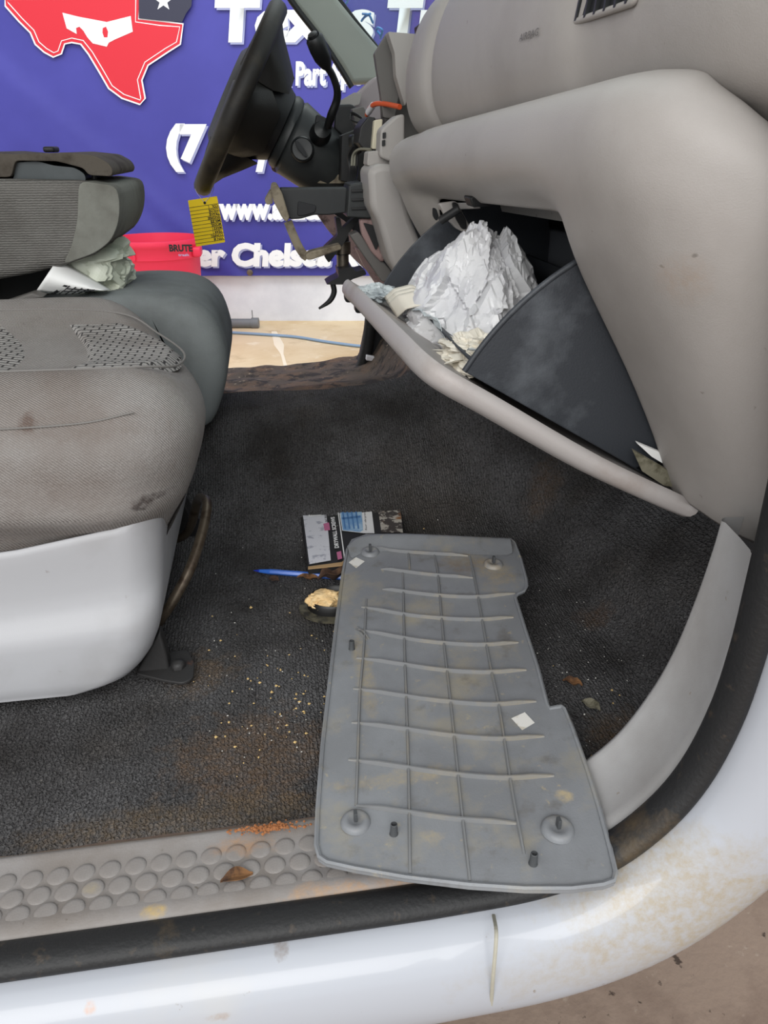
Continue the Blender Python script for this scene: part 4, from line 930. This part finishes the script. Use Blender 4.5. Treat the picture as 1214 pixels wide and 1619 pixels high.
# yellow tag on the wheel
YT = root('hang_tag', P(325, 388, Y=1.70), 'yellow card tag with printed rows hanging from the steering wheel', 'tag')
tg = [P(297, 317, Y=1.70), P(343, 310, Y=1.70), P(356, 383, Y=1.70), P(310, 390, Y=1.70)]
extr('card', rpoly(tg, 0.002), (0, 0.0015, 0), 'tag_yellow', YT, smooth=False)
def tp(u, v): return tg[0].lerp(tg[1], u).lerp(tg[3].lerp(tg[2], u), v)+Vector((0, -0.0012, 0))
for k in range(11):
    v = 0.155+k*0.078; tube('rule_line', [tp(0.0, v), tp(1.0, v)], 0.0004, 'armrest', YT, seg=4)
tube('rule_line', [tp(0.66, 0.155), tp(0.66, 0.95)], 0.0004, 'armrest', YT, seg=4)
exu, eyu = (tp(0, 0.5)-tp(1, 0.5)), (tp(0.5, 1)-tp(0.5, 0))
rows = ['COL', 'COLOR', 'TRANS', 'ENGINE', 'MILES', 'MODEL', 'MAKE', 'YEAR', 'CONFIG', 'VIN #']
for k, s in enumerate(rows):
    wd_ = 0.0042*len(s)
    text('row_text', s, tp(0.97, 0.17+k*0.078), exu, eyu, wd_, 0.0052, 'ink', YT, 0.02)
lathe('eyelet', [(0.001, 0), (0.0028, 0.0), (0.0028, 0.0006)], tp(0.55, 0.1), (0, -1, 0), 'ink', YT, seg=12)
tube('string', [tp(0.55, 0.1), P(312, 306, Y=1.70), P(308, 296, Y=1.71), P(309, 290, Y=1.72)], 0.0006, 'string', YT, seg=5)
tube('string', [tp(0.55, 0.1), P(336, 304, Y=1.70), P(337, 292, Y=1.71), P(330, 284, Y=1.72)], 0.0006, 'string', YT, seg=5)

# ================================================================== loose ribbed panel
ZP = 0.716
KP = root('ribbed_panel', (0.18, 0.7, 0.70), 'grey ribbed plastic cover panel lying face down across the sill', 'trim panel')
def kz(y): return ZP + 0.0
def kq(x, y, h=0.0):
    return kpx(380+x/1.958, 740+y/1.958, h)
def kpx(x, y, h=0.0):
    z = ZP
    for _ in range(14):
        q = P(x, y, Z=z); z = 0.709+0.065*q.x+0.016*(q.y-0.4)
    q.z += h; return q
ol = [(541, 905), (548, 868), (556, 854), (578, 846), (640, 845), (700, 848), (760, 851), (808, 853), (814, 858), (824, 885), (832, 915), (833, 926), (828, 935), (817, 940), (815, 946), (832, 1000), (850, 1055), (866, 1116), (870, 1121), (888, 1118), (894, 1122), (905, 1150), (930, 1220), (950, 1285), (966, 1345), (975, 1384), (972, 1396), (955, 1402), (905, 1408), (830, 1408), (740, 1402), (640, 1390), (560, 1376), (515, 1366), (503, 1358), (498, 1340), (500, 1285), (508, 1180), (520, 1075), (530, 990)]
olp = [kpx(x, y) for x, y in ol]
pc = sum(olp, Vector())/len(olp)
pl_ = extr('panel_sheet', olp, (0, 0, -0.0045), 'kick_panel', KP, bev=0.0012, bseg=2, smooth=False)
# raised rim along the edge and turned-up far lip
rim = [q+Vector((0, 0, 0.0)) for q in olp]
tube('edge_rim', [pc.lerp(q, 0.993)+Vector((0, 0, 0.0005)) for q in olp]+[pc.lerp(olp[0], 0.993)], 0.0024, 'kick_panel', KP, smoothpath=False, seg=6)
lipa = [kpx(x, y) for x, y in ((549, 872), (560, 858), (580, 852), (640, 851), (700, 854), (760, 857), (806, 859))]
lipb = [kpx(x, y) for x, y in ((556, 886), (566, 876), (586, 872), (640, 872), (700, 874), (760, 878), (812, 880))]
vs = []; fs = []
for a, b in zip(lipa, lipb):
    vs += [b+Vector((0, 0, 0.0006)), a.lerp(b, 0.6)+Vector((0, 0, 0.003)), a+Vector((0, 0, 0.009)), a+Vector((0, 0.004, 0.008)), a+Vector((0, 0.006, -0.003))]
for i in range(len(lipa)-1):
    for j in range(4): fs.append((i*5+j, (i+1)*5+j, (i+1)*5+j+1, i*5+j+1))
mesh('end_lip', vs, fs, 'kick_panel', KP, sub=1)
hr = [[(410, 243), (470, 258), (600, 268), (705, 272)], [(435, 312), (500, 322), (610, 335), (720, 340)], [(440, 375), (505, 385), (620, 398), (740, 402), (850, 388)], [(375, 430), (500, 455), (625, 468), (750, 472), (845, 462)], [(360, 500), (510, 530), (630, 545), (760, 550), (860, 540)], [(360, 588), (510, 612), (640, 630), (780, 635), (885, 625)], [(350, 683), (515, 710), (650, 727), (790, 735), (915, 722)], [(345, 788), (515, 812), (660, 832), (810, 842), (940, 830)], [(335, 903), (520, 932), (675, 953), (830, 963), (970, 952)], [(358, 1045), (520, 1070), (685, 1092), (860, 1100)]]
vr = [[(390, 405), (382, 560), (370, 700), (364, 880), (358, 1045)], [(520, 262), (524, 315)], [(503, 322), (507, 530), (513, 710), (520, 932), (523, 1100), (525, 1255)], [(600, 268), (612, 340), (628, 530), (650, 725), (672, 940), (690, 1110), (710, 1278)], [(710, 272), (735, 400), (770, 600), (800, 740), (835, 970), (856, 1090), (878, 1195)]]
def rib(pts, h, wd2=0.0011):
    c = crom([kq(x, y) for x, y in pts], 4); vs = []; fs = []
    m = len(c)
    for i, p in enumerate(c):
        t = (c[min(i+1, m-1)]-c[max(i-1, 0)]).normalized(); s = Vector((-t.y, t.x, 0))
        hh = h*min(1, 0.25+min(i, m-1-i)*0.4)
        vs += [p-s*wd2*1.5, p-s*wd2*0.7+Vector((0, 0, hh)), p+s*wd2*0.7+Vector((0, 0, hh)), p+s*wd2*1.5]
    for i in range(m-1):
        for j in range(3): fs.append((i*4+j, (i+1)*4+j, (i+1)*4+j+1, i*4+j+1))
    fs += [(0, 1, 2, 3), (4*m-4, 4*m-3, 4*m-2, 4*m-1)]
    mesh('rib', vs, fs, 'kick_rib', KP, smooth=False)
for r_ in hr: rib(r_, 0.0048)
for r_ in vr: rib(r_, 0.0032)
for x, y, r_ in ((402, 262, 0.0135), (783, 300, 0.0135), (357, 1098, 0.0135), (982, 1120, 0.0145)):
    q = kq(x, y); bs = lathe('clip_boss', [(r_*1.05, 0), (r_, 0.002), (r_*0.9, 0.0042), (r_*0.75, 0.005), (r_*0.55, 0.005), (r_*0.4, 0.0035), (0.001, 0.003)], q, (0, 0, 1), 'kick_panel', KP, seg=26)
    extr('clip_blade', [q+Vector((-0.0016, -0.003, 0.004)), q+Vector((0.0016, -0.003, 0.004)), q+Vector((0.0016, 0.003, 0.004)), q+Vector((-0.0016, 0.003, 0.004))], (0, 0, 0.010), 'clip', bs, bev=0.0004)
for x, y in ((345, 560), (475, 1132), (906, 1224)):
    q = kq(x, y); lathe('locating_post', [(0.0042, 0), (0.0036, 0.001), (0.0032, 0.012), (0.0024, 0.0125), (0.002, 0.009), (0.0003, 0.009)], q, (0, 0, 1), 'clip', KP, seg=14)
for nm, pts in (('sticker', [(335, 293), (358, 277), (385, 290), (358, 311)]), ('sticker', [(838, 776), (880, 757), (911, 790), (872, 813)])):
    flatpoly(nm, [kq(x, y, 0.0006) for x, y in pts], 'sticker', KP)
rib([(362, 492), (398, 530)], 0.004); rib([(357, 500), (390, 534)], 0.004)


# ================================================================== things on the carpet
def on(x, y, h=0.0, base=None):
    z = 0.69
    for _ in range(12):
        q = P(x, y, Z=z); z = cz(q.x, q.y)+0.0006+h
    return P(x, y, Z=z)
# flattened screw carton
BX = root('screw_carton', on(540, 860), 'flattened black carton with drywall screws label lying on carpet', 'carton')
bxo = [(471, 790), (500, 786), (590, 778), (625, 780), (632, 786), (638, 842), (640, 880), (570, 890), (540, 893), (487, 899), (480, 850)]
cA, cB, cC = on(471, 790), on(634, 783), on(487, 899)
cN = (cB-cA).cross(cC-cA).normalized()
if cN.z < 0: cN = -cN
lift = max((Vector((q.x, q.y, q.z))-cA).dot(cN) for q in [on(470+k*17, 782+m*12) for k in range(11) for m in range(10)])+0.001
def bxp(x, y, h=0.0135):
    d = FW + RT*((x-CX)/FPX) - UP*((y-CY)/FPX); o_ = cA+cN*(lift+h-0.009)
    return CAMP + d*((o_-CAMP).dot(cN)/d.dot(cN))
b0 = [bxp(x, y, 0.012) for x, y in bxo]
extr('carton_board', b0, (0, 0, -0.010), 'card_black', BX, bev=0.001, smooth=False)
mk = lambda name, px, mt, h=0.0135: flatpoly(name, [bxp(x, y, h) for x, y in px], mt, BX)
mk('worn_flap', [(594, 780), (625, 781.5), (631, 787), (637, 842), (603, 842)], 'card_worn')
mk('white_label', [(476, 793), (514, 789), (523, 886), (489, 892)], 'label_white')
mk('label_header', [(486, 799), (505, 797), (508, 815), (488, 817)], 'label_plain', 0.0142)
for k in range(7): mk('barcode_bar', [(488+k*2.6, 799-k*0.2), (489.3+k*2.6, 799-k*0.2), (491.2+k*2.6, 815-k*0.2), (490+k*2.6, 815-k*0.2)], 'ink', 0.0148)
mk('pink_patch', [(511, 828), (520, 826), (522, 838), (513, 839)], 'label_pink', 0.0142)
mk('picture', [(533, 790), (585, 786), (592, 843), (575, 843), (541, 839)], 'label_plain')
mk('picture_blue', [(535, 792), (570, 789), (574, 838), (569, 841), (542, 838)], 'label_blue', 0.0142)
for k in range(4): mk('picture_stud', [(540+k*7, 806), (542.5+k*7, 806), (547+k*7, 836), (544.5+k*7, 836)], 'label_blue_dark', 0.0148)
mk('picture_stud', [(537, 806), (568, 803), (568.5, 806), (537.5, 809)], 'label_blue_dark', 0.0148)
mk('picture_stud', [(540, 818), (570, 815), (570.5, 818), (540.5, 821)], 'label_blue_dark', 0.0148)
mk('caption_strip', [(531, 790), (532.5, 790), (546, 885), (544, 885)], 'ink_white', 0.0142)
t0, t1, t2 = bxp(536, 866, 0.0145), bxp(529, 817, 0.0145), bxp(528, 866.8, 0.0145)
text('lettering', 'DRYWALL SCREWS', t0, t1-t0, (t2-t0), (t1-t0).length, 0.007, 'ink_white', BX, 0.03)
mk('logo_patch', [(532, 873), (539, 871), (541, 883), (534, 885)], 'label_pink', 0.0142)
t0, t1, t2 = bxp(581, 838, 0.0145), bxp(577, 796, 0.0145), bxp(577, 838.4, 0.0145)
text('lettering', 'for drywall', t0, t1-t0, (t2-t0), (t1-t0).length*0.8, 0.004, 'ink', BX, 0.0)
t0, t1, t2 = bxp(518, 825, 0.0145), bxp(513, 793, 0.0145), bxp(514, 825.4, 0.0145)
text('lettering', 'SCREWS', t0, t1-t0, (t2-t0), (t1-t0).length*0.6, 0.004, 'ink', BX, 0.0)
extr('torn_edge', [bxp(470, 789.5, 0.0125), bxp(500, 785, 0.0125), bxp(590, 777, 0.0125), bxp(590, 779.5, 0.0125), bxp(500, 788, 0.0125), bxp(472, 792.5, 0.0125)], (0, 0, 0.0015), 'card_brown', BX, smooth=False)
extr('torn_edge', [bxp(487, 897, 0.0125), bxp(540, 890, 0.0125), bxp(548, 884, 0.0125), bxp(550, 890, 0.0125), bxp(540, 895, 0.0125), bxp(487, 900.5, 0.0125)], (0, 0, 0.0015), 'card_brown', BX, smooth=False)
# pen
PN = root('ballpoint_pen', on(470, 908), 'blue ballpoint pen lying on the carpet beside the screw carton', 'pen')
pa, pb = on(401, 902, 0.005), on(560, 914, 0.005); ax_ = (pb-pa).normalized()
tube('tip', [pa, pa+ax_*0.004, pa+ax_*0.009], [0.0006, 0.0012, 0.0026], 'pen_tip', PN, smoothpath=False)
tube('cone', [pa+ax_*0.009, pa+ax_*0.026], [0.0026, 0.0041], 'pen_blue', PN, smoothpath=False, seg=12)
tube('barrel', [pa+ax_*0.026, pa+ax_*0.148], 0.0041, 'pen_blue', PN, seg=6)
# rubber mount and foam lump
RM = root('rubber_mount', on(520, 955), 'black oval rubber cup beside the ribbed panel', 'rubber cup')
mc = on(518, 962)
def oval(r, h): return [mc+Vector((0.010+1.25*r*math.cos(a), r*math.sin(a)*1.0, h)) for a in [2*math.pi*k/30 for k in range(30)]]
loft('rim', [oval(0.036, 0.0), oval(0.040, 0.001), oval(0.040, 0.005), oval(0.036, 0.006), oval(0.02, 0.006)], 'mount_rim', RM)
loft('cup', [oval(0.031, 0.004), oval(0.030, 0.018), oval(0.028, 0.0205), oval(0.026, 0.019), oval(0.022, 0.010), oval(0.002, 0.008)], 'rubber_mount', RM)
fo = crumple('foam_lump', mc+Vector((-0.004, -0.006, 0.019)), (0.026, 0.016, 0.012), 'foam', None, 21, 0.35, 4, fq=2.0); tag(fo, 'crumbly tan foam lump sitting in the black rubber cup', 'foam')
# leaves
def leaf(x, y, L, wd2, rotz, mat, lb, curl=0.5, h=0.003):
    c = on(x, y, h)
    def f(a, b):
        u = (a-0.5)*L; wv = (b-0.5)*2*wd2*math.sin(math.pi*min(0.97, max(0.04, a)))
        z = curl*abs(wv)*0.9+0.25*curl*wd2*math.sin(a*9)+0.002*noise.noise((a*7+x, b*5, 1))
        return Vector((c.x+u*math.cos(rotz)-wv*math.sin(rotz), c.y+u*math.sin(rotz)+wv*math.cos(rotz), c.z+z))
    vs, fs = uv_grid(f, 12, 6)
    o = mesh('dead_leaf', vs, fs, mat, solid=0.0006, smooth=False); return tag(o, lb, 'leaf', 'dead leaves in the cab')
leaf(528, 912, 0.05, 0.014, 0.2, 'leaf_dark', 'dark brown crumpled leaf lying over the blue pen', 1.3, 0.010)
leaf(487, 914, 0.034, 0.006, -0.25, 'leaf', 'light brown shrivelled leaf just below the pen', 1.0)
leaf(433, 917, 0.018, 0.007, -0.5, 'leaf_dark', 'small brown leaf flake near the pen tip', 0.7)
leaf(905, 1080, 0.024, 0.006, -0.6, 'leaf', 'reddish brown curled leaf right of the ribbed panel', 1.2)
leaf(934, 1116, 0.024, 0.008, -0.9, 'leaf_grey', 'grey green leaf on carpet near the pillar cover', 0.8)
q = P(374, 1386, Z=0.6945)
def lf2(a, b):
    u = (a-0.5)*0.028; wv = (b-0.5)*0.014*math.sin(math.pi*max(0.05, min(0.95, a)))
    return (q.x+u, q.y+wv+0.2*u, q.z+0.002*math.sin(a*5)+abs(wv)*0.5)
vs, fs = uv_grid(lf2, 10, 5); o = mesh('dead_leaf', vs, fs, 'leaf', solid=0.0006, smooth=False); tag(o, 'pale brown leaf lying among the sill studs', 'leaf', 'dead leaves in the cab')
# crumbs (uncountable)
def crumbs(name, spots, mat, label, szr):
    vs = []; fs = []
    for p in spots:
        s = random.uniform(*szr); b = len(vs)
        for d in ((1, 0, 0), (-1, 0, 0), (0, 1, 0), (0, -1, 0), (0, 0, 1), (0, 0, -0.3)):
            vs.append(Vector(p)+Vector([k*s*random.uniform(0.5, 1.3) for k in d]))
        fs += [(b, b+2, b+4), (b+2, b+1, b+4), (b+1, b+3, b+4), (b+3, b, b+4), (b+2, b, b+5), (b+1, b+2, b+5), (b+3, b+1, b+5), (b, b+3, b+5)]
    o = mesh(name, vs, fs, mat, smooth=False); return tag(o, label, 'debris', kind='stuff')
def scat(n, bx, gauss=None):
    r = []
    while len(r) < n:
        if gauss: x, y = random.gauss(gauss[0], gauss[2]), random.gauss(gauss[1], gauss[3])
        else: x, y = random.uniform(bx[0], bx[2]), random.uniform(bx[1], bx[3])
        q = on(x, y)
        if q.y > 0.515 and -0.6 < q.x < 0.5: r.append(q)
    return r
crumbs('carpet_crumbs', scat(60, None, (450, 1100, 60, 50))+scat(25, None, (560, 990, 60, 60))+scat(40, (280, 1000, 1000, 1250))+[on(x, y) for x, y in ((300, 1070), (306, 1078), (330, 1028), (428, 1104), (407, 1072), (528, 985), (520, 980))], 'crumb', 'tan crumbs scattered over the dark carpet', (0.0008, 0.0024))
crumbs('carpet_lint', scat(90, (330, 700, 520, 1200))+scat(80, (840, 880, 1060, 1180))+scat(60, (620, 650, 900, 840)), 'crumb_white', 'fine white specks of lint on the carpet', (0.0005, 0.0013))
rs = []
for k in range(260):
    x = random.gauss(425, 26); y = 1309-(x-425)*0.10+random.gauss(0, 3.2); rs.append(P(x, y, Z=0.690+random.uniform(0, 0.003)))
crumbs('rust_crumbs', rs, 'crumb_rust', 'orange rust crumbs along the carpet edge at the sill', (0.0008, 0.0022))
